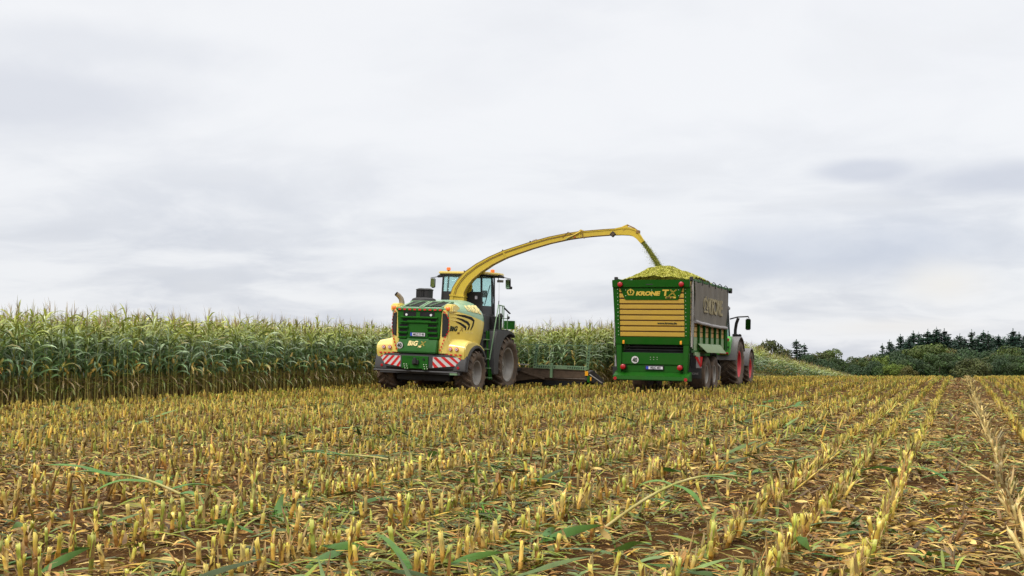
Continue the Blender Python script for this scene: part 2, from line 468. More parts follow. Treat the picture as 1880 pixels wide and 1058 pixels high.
def mesh_np(name, V, Q, C, mat, smooth=True):
    me = bpy.data.meshes.new(name)
    me.vertices.add(len(V)); me.vertices.foreach_set('co', V.astype(np.float32).ravel())
    me.loops.add(Q.size); me.loops.foreach_set('vertex_index', Q.astype(np.int32).ravel())
    me.polygons.add(len(Q)); me.polygons.foreach_set('loop_start', np.arange(0, Q.size, 4, dtype=np.int32))
    if smooth: me.polygons.foreach_set('use_smooth', np.ones(len(Q), dtype=bool))
    at = me.color_attributes.new('Col', 'FLOAT_COLOR', 'POINT')
    at.data.foreach_set('color', np.concatenate([C, np.ones((len(C), 1))], 1).astype(np.float32).ravel())
    me.materials.append(MATS[mat])
    me.update(calc_edges=True)
    return me
def obj_np(name, A, mat, parent=None):
    o = bpy.data.objects.new(name, mesh_np(name, *A, mat)); COL.objects.link(o)
    if parent: o.parent = parent
    return o
def merge(protos, idx, P, rz, sc, lean=None, tint=None):
    """copies of prototype arrays at P (n,3): rotation, scale, lean (n,2: shear of x,y per height), tint (n,3)"""
    Vs, Qs, Cs = [], [], []; off = 0
    for k, (V, Q, C) in enumerate(protos):
        w = np.where(idx == k)[0]
        if not len(w): continue
        c, s = np.cos(rz[w])[:, None], np.sin(rz[w])[:, None]
        S = sc[w][:, None] if sc.ndim == 1 else sc[w]
        x, y, z = V[:, 0][None], V[:, 1][None], V[:, 2][None]
        Sx = S if sc.ndim == 1 else S[:, :1]; Sz = S if sc.ndim == 1 else S[:, 1:]
        X = (x * c - y * s) * Sx; Y = (x * s + y * c) * Sx; Z = z * Sz
        if lean is not None:
            X = X + Z * lean[w][:, :1]; Y = Y + Z * lean[w][:, 1:]
        W = np.stack([X + P[w][:, :1], Y + P[w][:, 1:2], Z + P[w][:, 2:]], -1).reshape(-1, 3)
        n = len(V)
        q = (Q[None] + (np.arange(len(w)) * n)[:, None, None]).reshape(-1, 4) + off
        cc = np.repeat(C[None], len(w), 0)
        if tint is not None: cc = cc * tint[w][:, None, :]
        Vs.append(W); Qs.append(q); Cs.append(cc.reshape(-1, 3)); off += len(W)
    return np.concatenate(Vs), np.concatenate(Qs), np.concatenate(Cs)

# ================================================================== GROUND
def build_ground():
    ds = np.concatenate([np.linspace(-60, 2, 16), np.arange(2.3, 40, 0.35), np.linspace(40, 110, 90), np.linspace(114, 420, 50), np.geomspace(440, 1600, 14)])
    ts = np.concatenate([-np.geomspace(40, 1.2, 60), np.linspace(-1.1, 1.1, 91), np.geomspace(1.2, 40, 60)])
    D, Tt = np.meshgrid(ds, ts, indexing='ij')
    xc = Tt * (np.abs(D) * 0.42 + 6)
    xc = np.clip(xc, -1800, 1800)
    X = xc * CY - D * SY; Y = xc * SY + D * CY
    Z = ground_z(X, Y)
    near = np.clip((45 - D) / 30, 0, 1) * (D > 2)
    Z = Z + near * 0.012 * (np.sin(X * 3.1 + Y * 1.7) * np.sin(Y * 2.3 - X) + 0.8 * np.sin(X * 2 * math.pi / 0.46 + 1.2) * np.clip(np.sin(Y * .31), 0, 1))
    # tyre track pressed into the soil beside the rows
    tr = np.exp(-((X + 2.05) / 0.22) ** 2) * (Y > 0)
    Z = Z - 0.03 * tr * near + 0.006 * tr * near * np.sin(Y * 24)
    n, m = D.shape
    V = np.stack([X, Y, Z], -1).reshape(-1, 3)
    i = np.arange(n - 1)[:, None] * m + np.arange(m - 1)[None]
    Q = np.stack([i, i + 1, i + m + 1, i + m], -1).reshape(-1, 4)
    o = obj_np('ground', (V, Q, np.ones((len(V), 3))), 'soil')
    tag(o, 'brown field soil under the maize stubble, falling away behind the crest', 'ground', kind='structure')
build_ground()

# ================================================================== WHEELS
def wheel(parent, name, c, Rr, W, rim_r, rimmat, side, lugs=20, steer=0.0, tread=True, angle=0.0):
    """c: hub centre; side +1 faces right. wheel > tyre, rim"""
    w = empty(name, c, (0, 0, steer), parent)
    h = W / 2
    t = MB('tyre')
    lug = Rr * 0.055 if tread else Rr * 0.015
    r0 = Rr - lug
    prof = [(-h * .72, rim_r), (-h * .95, rim_r + (r0 - rim_r) * .35), (-h * .99, rim_r + (r0 - rim_r) * .62), (-h * .93, r0 - .06 * Rr), (-h * .78, r0 - .012), (-h * .4, r0), (0, r0),
            (h * .4, r0), (h * .78, r0 - .012), (h * .93, r0 - .06 * Rr), (h * .99, rim_r + (r0 - rim_r) * .62), (h * .95, rim_r + (r0 - rim_r) * .35), (h * .72, rim_r)]
    t.lathe(prof, (0, 0, 0), 'x', 44)
    if tread:
        for sg in (-1, 1):
            for k in range(lugs):
                a0 = 2 * math.pi * (k + (0.5 if sg > 0 else 0)) / lugs + angle
                tw = 2 * math.pi / lugs * 0.20; sweep = 2 * math.pi / lugs * 0.95
                st = []
                for u, rt, rb in ((-.04, Rr, r0 - .02), (.45, Rr, r0 - .02), (.82, Rr - .012, r0 - .03), (1.0, Rr - .05 * Rr, r0 - .10 * Rr)):
                    for da, rr in ((-tw, rb), (tw, rb), (tw * .75, rt), (-tw * .75, rt)):
                        a = a0 + sweep * u + da
                        st.append((sg * u * h * .97, rr * math.cos(a), rr * math.sin(a)))
                fs = []
                for i in range(3):
                    for j in range(4):
                        fs.append((i * 4 + j, i * 4 + (j + 1) % 4, i * 4 + 4 + (j + 1) % 4, i * 4 + 4 + j))
                fs += [(0, 1, 2, 3), (12, 13, 14, 15)]
                t.add(st, fs)
    else:
        for k in range(60):
            a0 = 2 * math.pi * k / 60
            for sg in (-1, 0, 1):
                x0 = sg * h * .52 - h * .2; x1 = x0 + h * .4
                st = [(x, (rr) * math.cos(a), rr * math.sin(a)) for x in (x0, x1) for a, rr in ((a0, r0 - .01), (a0 + .06, r0 - .01), (a0 + .055, Rr), (a0 + .005, Rr))]
                t.add(st, [(0, 1, 2, 3), (4, 5, 6, 7), (0, 1, 5, 4), (1, 2, 6, 5), (2, 3, 7, 6), (3, 0, 4, 7)])
    t.build('tyre', w, 40)
    m = MB(rimmat)
    s = side
    m.lathe([(s * h * .74, rim_r * 1.0), (s * h * .80, rim_r * 1.02), (s * h * .76, rim_r * .93), (s * h * .45, rim_r * .86), (s * h * .12, rim_r * .80), (s * h * .02, rim_r * .62),
             (s * h * .10, rim_r * .40), (s * h * .22, rim_r * .36), (s * h * .22, rim_r * .12), (s * h * .36, rim_r * .11), (s * h * .36, 0.001)], (0, 0, 0), 'x', 36)
    m.lathe([(-s * h * .74, rim_r * 1.0), (-s * h * .2, rim_r * .86), (s * h * .02, rim_r * .62)], (0, 0, 0), 'x', 36)
    for k in range(10):
        a = 2 * math.pi * k / 10
        m.disc((s * h * .24, rim_r * .27 * math.cos(a), rim_r * .27 * math.sin(a)), .018, 'x', .04, 8, 'steel')
    for k in range(8):
        a = 2 * math.pi * k / 8 + .2
        m.disc((s * h * .055, rim_r * .52 * math.cos(a), rim_r * .52 * math.sin(a)), rim_r * .055, 'x', .012, 10, 'dark_gap')
    m.build('rim', w, 30)
    return w

# ================================================================== FORAGE HARVESTER
def build_harvester():
    root = empty('forage_harvester', (-16.46, 35.5, 0), (0, R(2.0), 0))
    tag(root, 'green and cream yellow forage harvester with long yellow spout, cutting at the standing maize', 'harvester')
    lip = lambda a, b, t: a + (b - a) * t
    KS = [0, .22, .48, .72, .9, 1.0]
    W_ = [1.00, 1.12, 1.27, 1.37, 1.40, 1.36]; ZS = [2.70, 2.67, 2.58, 2.48, 2.41, 2.38]
    WT = [.84, .74, .66, .56, .50, .46]; ZT = [2.76, 2.87, 3.00, 3.08, 3.11, 3.07]
    def P(t, q, sd=1, off=0.0):
        w, zs, wt, zt = (float(np.interp(t, KS, A)) for A in (W_, ZS, WT, ZT))
        if q <= 1:
            lm = 1.72 + .28 * q
            x = w - .10 * (1 - q) ** 2 + .02 * math.sin(q * math.pi) + off; z = 1.4 + (zs - 1.4) * q
        else:
            lm = 2.0 + .12 * (q - 1)
            a = (q - 1) * math.pi / 2
            x = wt + (w - wt) * math.cos(a) + off * math.cos(a); z = zs + (zt - zs) * math.sin(a) + off * math.sin(a)
        return Vector((sd * x, -.15 + t * (lm + .15), z))
    ts = [i / 14 for i in range(15)]
    for sd in (-1, 1):
        sp = MB('cream_yellow')
        sp.grid([[P(t, q, sd) for q in (0, .15, .3, .45, .6, .75, .9, 1.0)] for t in ts])
        sp.grid([[P(1, q, sd), Vector((sd * .6, P(1, q).y - .02, P(1, q).z))] for q in (0, .15, .3, .45, .6, .75, .9, 1.0)], 'charcoal')
        spo = sp.build('side_panel', root, 50)
        # seam and three bent black vent slots, with pressed ribs running into them
        def on(ly, z, off):
            t = (ly + .15) / 2.1; zs = float(np.interp(t, KS, ZS))
            return P(t, (z - 1.4) / (zs - 1.4), sd, off)
        vs = MB('dark_gap')
        for pts, wd in (([(.22, 2.56), (.62, 2.54), (1.0, 2.475), (1.14, 2.40), (1.10, 2.25), (1.0, 2.09)], .05),
                        ([(.22, 2.46), (.50, 2.42), (.80, 2.33), (.90, 2.26), (.88, 2.17), (.84, 2.09)], .045),
                        ([(.20, 2.34), (.40, 2.30), (.62, 2.22), (.73, 2.17), (.72, 2.12), (.71, 2.08)], .042)):
            n = len(pts)
            rows = []
            for i, (a, b) in enumerate(pts):
                k = wd * (0.15, .75, 1, 1, .8, .5)[i]
                da, db = pts[min(i + 1, n - 1)][0] - pts[max(i - 1, 0)][0], pts[min(i + 1, n - 1)][1] - pts[max(i - 1, 0)][1]
                l = math.hypot(da, db); nx, nz = -db / l, da / l
                rows.append([on(a + nx * k, b + nz * k, .006), on(a - nx * k, b - nz * k, .006)])
            vs.grid(rows)
        vs.build('vent_slot', spo)
        rb = MB('cream_yellow')
        for pts in ([(-.06, 2.60), (.3, 2.60), (.7, 2.58)], [(-.06, 2.50), (.3, 2.49), (.62, 2.44)], [(-.06, 2.39), (.2, 2.38), (.5, 2.32)]):
            rb.tube([on(a, b, .004) for a, b in pts], [.006, .018, .006], 6)
        rb.build('pressed_rib', spo)
        X = (0, sd, 0)
        side0 = -.10 if sd > 0 else .62
        def wz(z0, ly0):
            return lambda x, y, z: on(ly0 + sd * x, z0 + y, .008 + z)
        lettering('BiG', .215, (0, 0, 0), X, (0, 0, 1), 'letter_dark', spo, shear=.2, off=.009, xs=1.12, space=1.08, warp=wz(2.045, side0))
        lettering('X', .20, (0, 0, 0), X, (0, 0, 1), 'letter_brown', spo, shear=.2, xs=1.2, outline=.004, warp=wz(2.045, side0 + sd * .53))
        lettering('780', .075, (0, 0, 0), X, (0, 0, 1), 'letter_brown', spo, shear=.2, off=.003, warp=wz(1.95, side0 + sd * .42))
        st = MB('letter_cream')
        for k in range(3):
            st.add([on(.80 + k * .15 + a, 1.99 + b, .008) for a, b in ((-.04, 0), (.04, 0), (0, .055))], [(0, 1, 2)])
        st.grid([[on(.76 + k * .19, 1.985, .007), on(.76 + k * .19, 1.993, .007)] for k in range(3)])
        st.build('star_mark', spo)
        # the maker's name on the green shoulder
        def wk(x, y, z):
            t = .46 + (x if sd > 0 else 1.05 - x) * .40
            return P(t, 1.20 + y * 2.0, sd, .010 + z)
        lettering('KRONE', .23, (0, 0, 0), X, (0, 0, 1), 'letter_cream', root, off=.006, shear=.15, xs=1.0, dice=.06, warp=lambda x, y, z: wk(x + .24, y, z))
        cl = MB(); crown_logo(cl, (0, 0, 0), X, (0, 0, 1), .2, 'letter_cream', warp=lambda x, y, z: wk(x + .08, y, z)); cl.build('crown_emblem', root)
    ec = MB('hood_green')
    qs = [1.0, 1.16, 1.33, 1.5, 1.66, 1.83, 2.0]
    for t0 in (0,):
        ec.grid([[P(t, q, -1) for q in qs] + [P(t, q, 1) for q in qs[::-1]] for t in ts], 'hood_green')
        ec.grid([[P(1, q, -1) for q in qs] + [P(1, q, 1) for q in qs[::-1]], [Vector((P(1, q, -1).x * .95, P(1, q).y, 2.2)) for q in qs] + [Vector((P(1, q, 1).x * .95, P(1, q).y, 2.2)) for q in qs[::-1]]], 'charcoal')
        ec.grid([[P(0, q, -1) for q in qs] + [P(0, q, 1) for q in qs[::-1]], [Vector((P(0, q, -1).x, -.15, 2.4)) for q in qs] + [Vector((P(0, q, 1).x, -.15, 2.4)) for q in qs[::-1]]], 'dusty_green')
    eco = ec.build('engine_cover', root, 50)
    dk = lambda y: 2.76 + (y + .15) * .24
    op = MB('dark_gap')
    for x0, x1 in ((-.62, -.10), (.08, .68)):
        op.prism([(.02, dk(.02) - .1), (.02, dk(.02) + .03), (.62, dk(.62) + .04), (.62, dk(.62) - .1)], YZ, x0, x1)
    op.build('deck_opening', eco)
    fr = MB('dusty_green')
    for x0, x1 in ((-.70, -.62), (-.10, -.02), (0.0, .08), (.68, .76)):
        fr.prism([(-.1, dk(-.1) - .05), (-.1, dk(-.1) + .03), (.62, dk(.62) + .055), (.75, dk(.75) + .045), (.75, dk(.75) - .05)], YZ, x0, x1, bev=.01)
    for x in (-.36, .36):
        fr.bar((x - .1, -.02, dk(0) + .04), (x + .12, .62, dk(.62) + .07), .03, .03)
    fr.box(-.75, .8, .62, .70, dk(.62), dk(.66) + .06, bev=.01)
    fr.build('deck_frame', eco)
    sc = MB('black')
    sc.lathe([(0, .42), (.06, .42), (.12, .38), (.15, .3), (.16, .001)], (-.52, 1.2, 2.98), 'z', 28)
    sc.build('radiator_screen', eco)
    # rear grille
    g = MB('green')
    g.prism([(-.80, 2.70), (.80, 2.70), (.735, 1.75), (-.735, 1.75)], XZ, -.24, -.05, bev=.02)
    g.prism([(-.26, 1.77), (-.30, 1.70), (-.40, 1.32), (-.36, 1.29), (-.1, 1.29), (-.1, 1.77)], YZ, -.69, .69, bev=.02)
    g.box(-.34, .34, -.275, -.24, 1.78, 2.34, bev=.015)
    g.box(-.42, .42, -.265, -.24, 2.27, 2.36, bev=.015)
    go = g.build('grille', root)
    sl = MB('dark_gap'); lv = MB('green')
    rows = [(2.47, 2.63, [(-.57, -.12), (.02, .54)]), (2.315, 2.395, [(-.58, -.10), (.08, .60)]), (2.14, 2.22, [(-.70, -.40), (.33, .62)]), (1.97, 2.05, [(-.70, -.42), (.35, .64)]), (1.81, 1.89, [(-.70, -.44), (.37, .66)])]
    for z0, z1, xs in rows:
        for x0, x1 in xs:
            sl.box(x0, x1, -.246, -.20, z0, z1)
            x0 -= .02; x1 += .02
            lv.prism([(-.24, z0 - .035), (-.31, z0 - .045), (-.315, z0 - .02), (-.24, z0 + .012)], YZ, x0, x1)
        if len(xs) == 2 and z0 > 2.3:
            lv.prism([(-.24, z0 - .035), (-.315, z0 - .045), (-.32, z0 - .02), (-.24, z0 + .012)], YZ, -.66, .66)
    lv.prism([(-.24, 2.66), (-.27, 2.66), (-.27, 2.71), (-.2, 2.745)], YZ, -.82, .82)
    sl.build('grille_slot', go); lv.build('louvre', go)
    for x in (-.45, .42):
        bl = MB('lens'); bl.disc((x, -.262, 2.53), .038, 'y', .03, 14); bl.build('reversing_lamp', go)
    lettering('BiG', .215, (-.34, -.354, 1.535), (1, 0, 0), (0, .28, 1), 'letter_cream', go, shear=.2, off=.009, xs=1.0, space=1.08)
    lettering('X', .21, (.09, -.352, 1.53), (1, 0, 0), (0, .28, 1), 'letter_yellow', go, shear=.2, outline=.005, xs=1.15)
    lettering('780', .08, (.03, -.368, 1.475), (1, 0, 0), (0, .28, 1), 'letter_cream', go, shear=.2, off=.003)
    s40 = MB('white'); s40.disc((-.60, -.375, 1.53), .118, 'y', .02, 28, 'letter_dark'); s40.disc((-.60, -.382, 1.53), .108, 'y', .02, 28)
    so_ = s40.build('speed_sign', root)
    lettering('40', .18, (-.605, -.396, 1.467), (1, 0, 0), (0, 0, 1), 'letter_dark', so_, align='CENTER', off=.006, xs=.85)
    pl = MB('plate_white'); pl.box(-.285, .25, -.295, -.28, 1.835, 1.955, 'black', .004); pl.box(-.21, .242, -.300, -.29, 1.843, 1.947); pl.box(-.278, -.212, -.300, -.29, 1.843, 1.947, 'blue')
    po = pl.build('number_plate', root)
    lettering('ME:Z 5Y 48', .10, (.015, -.302, 1.862), (1, 0, 0), (0, 0, 1), 'letter_dark', po, align='CENTER', xs=.80, off=.002, thick=.002)
    # corner panels with black side vents, edge tape
    for sd in (-1, 1):
        cp = MB('cream_yellow')
        cp.prism([(sd * .66, -.18), (sd * .80, -.225), (sd * .90, -.20), (sd * 1.01, -.10), (sd * 1.01, .0), (sd * .66, .0)], XY, 1.30, 2.70, bev=.012)
        cpo = cp.build('corner_panel', root)
        cv = MB('black')
        A, B = Vector((sd * .815, -.245, 0)), Vector((sd * 1.0, -.135, 0))
        hexa = [(0, 1.84), (.62, 1.86), (.98, 2.03), (.98, 2.36), (.60, 2.58), (0, 2.60)]
        cv.prism(hexa, lambda p, q, t: tuple(A.lerp(B, p) + Vector((sd * .5, -.85, 0)).normalized() * t + Vector((0, 0, q))), -.02, .015, bev=.004)
        cv.build('corner_vent', cpo)
        hs = MB('cream_yellow')
        hs.prism([(-.16, 2.62), (-.13, 2.87), (.12, 2.92), (.5, 2.86), (.5, 2.62)], YZ, sd * .80, sd * 1.10, bev=.045)
        hso = hs.build('lamp_housing', root)
        ol = MB('orange_lens'); ol.lathe([(-.05, .001), (-.047, .05), (-.03, .072), (.02, .078)], (sd * .96, -.14, 2.745), 'y', 20); ol.build('turn_signal', hso)
        def dash(path, n):
            path = [Vector(p) for p in path]
            L = [0]
            for a, b in zip(path, path[1:]): L.append(L[-1] + (b - a).length)
            at = lambda d: next((path[i].lerp(path[i + 1], (d - L[i]) / (L[i + 1] - L[i])) for i in range(len(path) - 1) if d <= L[i + 1] + 1e-6), path[-1])
            for k in range(n):
                a, b = at(L[-1] * (k + .2) / n), at(L[-1] * (k + .75) / n)
                tp = MB('red'); tp.bar(a, b, .014, .042); tp.build('reflective_tape', root)
        dash([(sd * .84, -.245, 2.66), (sd * .93, -.235, 2.60), (sd * 1.01, -.15, 2.40), (sd * 1.01, -.15, 2.03), (sd * .93, -.235, 1.84), (sd * .76, -.275, 1.36)], 13)
        dash([(sd * .72, -.13, 1.29), (sd * 1.1, -.13, 1.275), (sd * 1.50, -.11, 1.27)], 5)
    for k in range(9):
        x = -.74 + k * .18
        tp = MB('red'); tp.box(x, x + .09, -.285, -.262, 2.675, 2.725); tp.build('reflective_tape', root)
    # rear wheels, fenders, bumper
    for sd in (-1, 1):
        wheel(root, 'wheel', (sd * 1.38, .85, .70), .73, .62, .40, 'rim_grey', sd, 18, steer=0.0, angle=.3 * sd)
        f = MB('cream_yellow')
        arch = [(.85 + .86 * math.cos(R(a)), .70 + .86 * math.sin(R(a))) for a in range(35, 166, 10)]
        f.prism([(-.10, 1.28), (-.12, 1.52), (-.04, 1.70), (.12, 1.82), (.5, 1.88), (.95, 1.83), (1.35, 1.68), (1.58, 1.50)] + arch, YZ, sd * .72, sd * 1.58, bev=.03)
        f.v = [(x, y, z - max(0, abs(x) - .95) * .26 * max(0, z - 1.35) / .5) for x, y, z in f.v]
        fo = f.build('rear_fender', root, 40)
        lp = MB('charcoal')
        a_ = [R(a) for a in range(28, 188, 10)]
        lp.prism([(.85 + .93 * math.cos(a), .70 + .90 * math.sin(a)) for a in a_] + [(.85 + .80 * math.cos(a), .70 + .80 * math.sin(a)) for a in a_[::-1]], YZ, sd * 1.15, sd * 1.64, bev=.02)
        lp.prism([(-.12, .95), (-.02, 1.24), (.10, 1.24), (.12, .90), (.02, .72), (-.10, .74)], YZ, sd * 1.18, sd * 1.62, bev=.02)
        lp.build('fender_lip', fo, 40)
        for x in (1.08, 1.30):
            tl = MB('white'); tl.disc((sd * x, -.135, 1.455), .062, 'y', .03, 20, 'red'); tl.disc((sd * x, -.15, 1.455), .043, 'y', .02, 18, 'lens'); tl.disc((sd * x, -.158, 1.455), .02, 'y', .02, 12, 'red_lens')
            tl.build('tail_light', root)
    bp = MB('charcoal')
    bp.prism([(-1.60, .02), (-.54, -.34), (.50, -.34), (1.52, .02), (1.52, .35), (-1.60, .35)], XY, .80, 1.265, bev=.03)
    bp.box(-1.45, 1.4, -.05, .3, .62, .80)
    bpo = bp.build('bumper', root)
    for sd in (-1, 1):
        A = Vector((sd * .57, -.345, 0)); B = Vector((sd * 1.42, -.055, 0)); n = Vector((sd * .30, -.95, 0)).normalized()
        fn = lambda p, q, t: tuple(A.lerp(B, p) + n * t + Vector((0, 0, q)))
        outl = [(0, .84), (1, .93), (1, 1.19), (0, 1.19)]
        wb = MB('white'); wb.prism(outl, fn, -.01, .012)
        wbo = wb.build('warning_board', bpo)
        rs = MB('red')
        for k in range(-1, 5):
            a = k * .30 - .02
            lo = lambda p: .84 + .09 * p
            poly = []
            for p, q in ((a, 1.19), (a + .145, 1.19), (a + .145 + .38, None), (a + .38, None)):
                poly.append((p, q))
            pts = []
            for p, q in poly:
                pc = min(max(p, 0), 1)
                if q is None:
                    z = lo(pc)
                    zz = 1.19 - (pc - (p - .38)) / .38 * .30
                    pts.append((pc, max(z, zz) if pc != p else z))
                else:
                    zz = 1.19 - (pc - p) / .38 * .30 if pc > p else 1.19
                    pts.append((pc, max(zz, lo(pc))))
            if abs(pts[0][0] - pts[1][0]) + abs(pts[2][0] - pts[3][0]) > .02:
                rs.prism(pts, fn, .010, .016)
        rs.build('red_stripe', wbo)
        rl = MB('red_lens'); rl.disc((sd * 1.36, -.10, .86), .045, 'y', .05, 16); rl.build('reflector', bpo)
    h = MB('green')
    h.box(-.52, .42, -.385, -.33, .79, 1.20, bev=.01)
    for sx in (-.40, .24):
        h.box(sx, sx + .16, -.42, -.38, .76, .93, bev=.01)
    h.box(-.12, .10, -.46, -.38, .92, 1.08, 'black', .02); h.box(-.06, .04, -.50, -.44, .95, 1.14, 'black', .01)
    h.disc((.27, -.395, 1.10), .035, 'y', .03, 14, 'dark_gap')
    for k in range(5): h.disc((-.32 + k * .1, -.388, 1.14), .012, 'y', .02, 8, 'dark_gap')
    for sx in (-.42, .28):
        for i in range(3):
            for j in range(2): h.disc((sx + .05 + j * .09 - .02 * i, -.425, .80 + i * .065), .014, 'y', .02, 8, 'letter_white')
    h.build('hitch_plate', root)
    cb = MB('charcoal'); cb.tube([(-1.55, -.30, .705), (1.42, -.30, .705)], .032, 10); cb.box(1.18, 1.42, -.36, -.26, .63, .69, 'dusty_green'); cb.build('protection_bar', root)
    ch = MB('black')
    ch.box(-.6, .6, .2, 5.4, .55, 1.25, bev=.03); ch.box(-1.1, 1.1, .65, 1.05, .50, .90, bev=.05); ch.box(-1.1, 1.1, 3.4, 3.95, .62, 1.2, bev=.05)
    ch.box(-.95, .95, .15, 5.2, .40, .60, bev=.03)  # added black belly box that darkens the space under the machine
    ch.box(-.75, .75, .0, 2.1, 1.15, 2.5); ch.box(-.9, .95, 2.1, 3.4, 1.1, 2.62, 'charcoal', .03)
    ch.build('chassis', root)
    # air intake, exhaust
    ai = MB('black')
    for c in ((-.80, 1.6), (-.60, 1.66)):
        ai.lathe([(3.10, .001), (3.10, .175), (3.40, .18), (3.405, .20), (3.43, .20), (3.47, .10), (3.475, .001)], (c[0], c[1], 0), 'z', 20)
        ai.lathe([(2.9, .12), (3.11, .13)], (c[0], c[1], 0), 'z', 14, 'dusty_green')
    for k in range(20):
        a = 2 * math.pi * k / 20
        ai.bar((-.80 + .182 * math.cos(a), 1.6 + .182 * math.sin(a), 3.12), (-.80 + .182 * math.cos(a), 1.6 + .182 * math.sin(a), 3.39), .012, .012)
    ai.build('air_intake', root)
    ex = MB('exhaust')
    ex.tube([(-1.0, .5, 2.72), (-1.0, .5, 2.95), (-1.02, .48, 3.06), (-1.08, .42, 3.16), (-1.14, .34, 3.22)], [.095, .09, .085, .08, .075], 16, cap=False)
    ex.disc((-1.13, .355, 3.205), .066, 'z', .02, 14, 'dark_gap')
    ex.box(-1.10, -.90, .38, .62, 2.70, 2.80, 'black', .02)
    ex.build('exhaust_pipe', root)
    # middle section and platform, ladder
    ms = MB('charcoal')
    ms.prism([(1.75, 1.20), (2.02, 2.64), (2.55, 2.66), (2.95, 2.45), (2.95, 1.2)], YZ, .85, 1.36, bev=.03)
    ms.box(1.30, 1.375, 2.02, 2.42, 2.0, 2.05, 'dark_gap'); ms.box(1.30, 1.375, 2.0, 2.4, 1.55, 1.72, 'dark_gap'); ms.box(1.30, 1.37, 2.0, 2.5, 1.2, 1.26, 'dark_gap')
    ms.box(.8, 1.6, 2.4, 3.7, 2.08, 2.16, 'black', .01)
    ms.build('service_platform', root)
    ms = MB('charcoal')
    ms.prism([(1.75, 1.20), (2.02, 2.64), (2.55, 2.66), (2.95, 2.45), (2.95, 1.2)], YZ, -1.36, -.85, bev=.03)
    ms.box(-1.6, -.8, 2.4, 3.7, 2.08, 2.16, 'black', .01)
    ms.build('service_platform', root)
    for sd in (-1, 1):
        ff = MB('charcoal')
        oc = (3.67, .93)
        outer = [(2.18, .62), (2.10, 1.2), (2.2, 1.85), (2.32, 2.10), (2.9, 2.13), (3.6, 2.13), (3.95, 2.08), (4.15, 1.98)]
        inner = [(oc[0] + 1.07 * math.cos(R(a)), oc[1] + 1.07 * math.sin(R(a))) for a in range(62, 199, 9)]
        ff.prism(outer + inner, YZ, sd * .95, sd * 1.70, bev=.025)
        ff.build('front_fender', root, 40)
        wheel(root, 'wheel', (sd * 1.33, 3.67, .95), .98, .76, .585, 'rim_grey', sd, 20, angle=.1)
    ld = MB('green')
    for y in (1.98, 2.16): ld.bar((1.62, y, .45), (1.45, y + .05, 2.1), .05, .03)
    for k in range(5):
        z = .5 + k * .32
        ld.box(1.40 - k * .02, 1.64 - k * .03, 1.96, 2.20, z, z + .035, 'dusty_green')
    ld.build('ladder', root)
    rl = MB('dusty_green')
    rl.tube([(1.62, 1.95, 1.12), (1.62, 2.30, 2.1), (1.62, 2.60, 2.92), (1.60, 2.66, 2.98), (1.58, 2.8, 2.99), (1.55, 3.35, 2.97)], .02, 8)
    for p in (((1.58, 2.85, 2.14), (1.58, 2.85, 2.98)), ((1.58, 3.10, 2.14), (1.58, 3.10, 2.98)), ((1.55, 3.34, 2.14), (1.55, 3.34, 2.97)), ((1.55, 3.72, 2.14), (1.55, 3.72, 2.7))): rl.tube(p, .018, 8)
    rl.tube([(1.58, 2.85, 2.55), (1.55, 3.72, 2.55)], .014, 8)
    rl.build('railing', root)
    mr = MB('black')
    mr.bar((1.55, 3.34, 2.92), (1.72, 3.5, 2.72), .10, .03)
    mr.lathe([(-.03, .001), (-.02, .09), (.02, .1), (.03, .09), (.035, .001)], (1.55, 3.0, 2.62), 'y', 18); mr.lathe([(-.03, .001), (0, .055), (.03, .001)], (1.62, 3.62, 2.58), 'y', 14)
    mr.build('side_mirror', root)
    bx = MB('green'); bx.box(1.42, 1.80, 3.72, 3.82, 2.18, 2.48, bev=.012); bx.box(1.3, 1.5, 2.5, 3.3, 2.16, 2.60, 'dark_gap', .02); bx.build('toolbox', root)
    an = MB('black'); an.tube([(1.45, 3.05, 2.9), (1.46, 3.06, 3.15)], .014, 6); an.tube([(1.46, 3.06, 3.15), (1.43, 3.10, 3.80)], .004, 5); an.build('antenna', root)
    # cab
    zr, zb, zg = 4.06, 2.62, 3.46      # roof line, floor, sill of the rear window
    pr = [(-.86, 3.45), (.66, 3.45), (.78, 4.15), (.52, 5.0), (-.72, 5.0), (-.98, 4.15)]
    def ring(z, k): return [(-.1 + (x + .1) * k, y, z) for x, y in pr]
    top, bot = ring(zr, .95), ring(zb, 1.02)
    cb = MB('black')
    for i in range(6): cb.bar(bot[i], top[i], .055, .06)
    for i in range(6):
        j = (i + 1) % 6
        cb.bar(top[i], top[j], .07, .09); cb.bar(bot[i], bot[j], .08, .14)
    B, Tq = Vector(bot[0]), Vector(top[0])
    at = lambda i, z: Vector(bot[i]).lerp(Vector(top[i]), (z - zb) / (zr - zb))
    def panel(mb, i, j, z0, z1, mat, dy=0.0):
        a, b, c, d = at(i, z0), at(j, z0), at(j, z1), at(i, z1)
        n = (b - a).cross(d - a).normalized() * .012
        mb.add([a - n, b - n, c - n, d - n, a + n, b + n, c + n, d + n], [(0, 1, 2, 3), (7, 6, 5, 4), (0, 4, 5, 1), (1, 5, 6, 2), (2, 6, 7, 3), (3, 7, 4, 0)], mat)
    panel(cb, 0, 1, zb, zg, 'black')
    panel(cb, 1, 2, zb, 2.98, 'charcoal'); panel(cb, 0, 5, zb, 2.98, 'charcoal')
    cbo = cb.build('cab', root)
    lb = MB('plate_white'); lb.box(.42, .51, 3.40, 3.42, 3.20, 3.31); lb.build('safety_label', cbo)
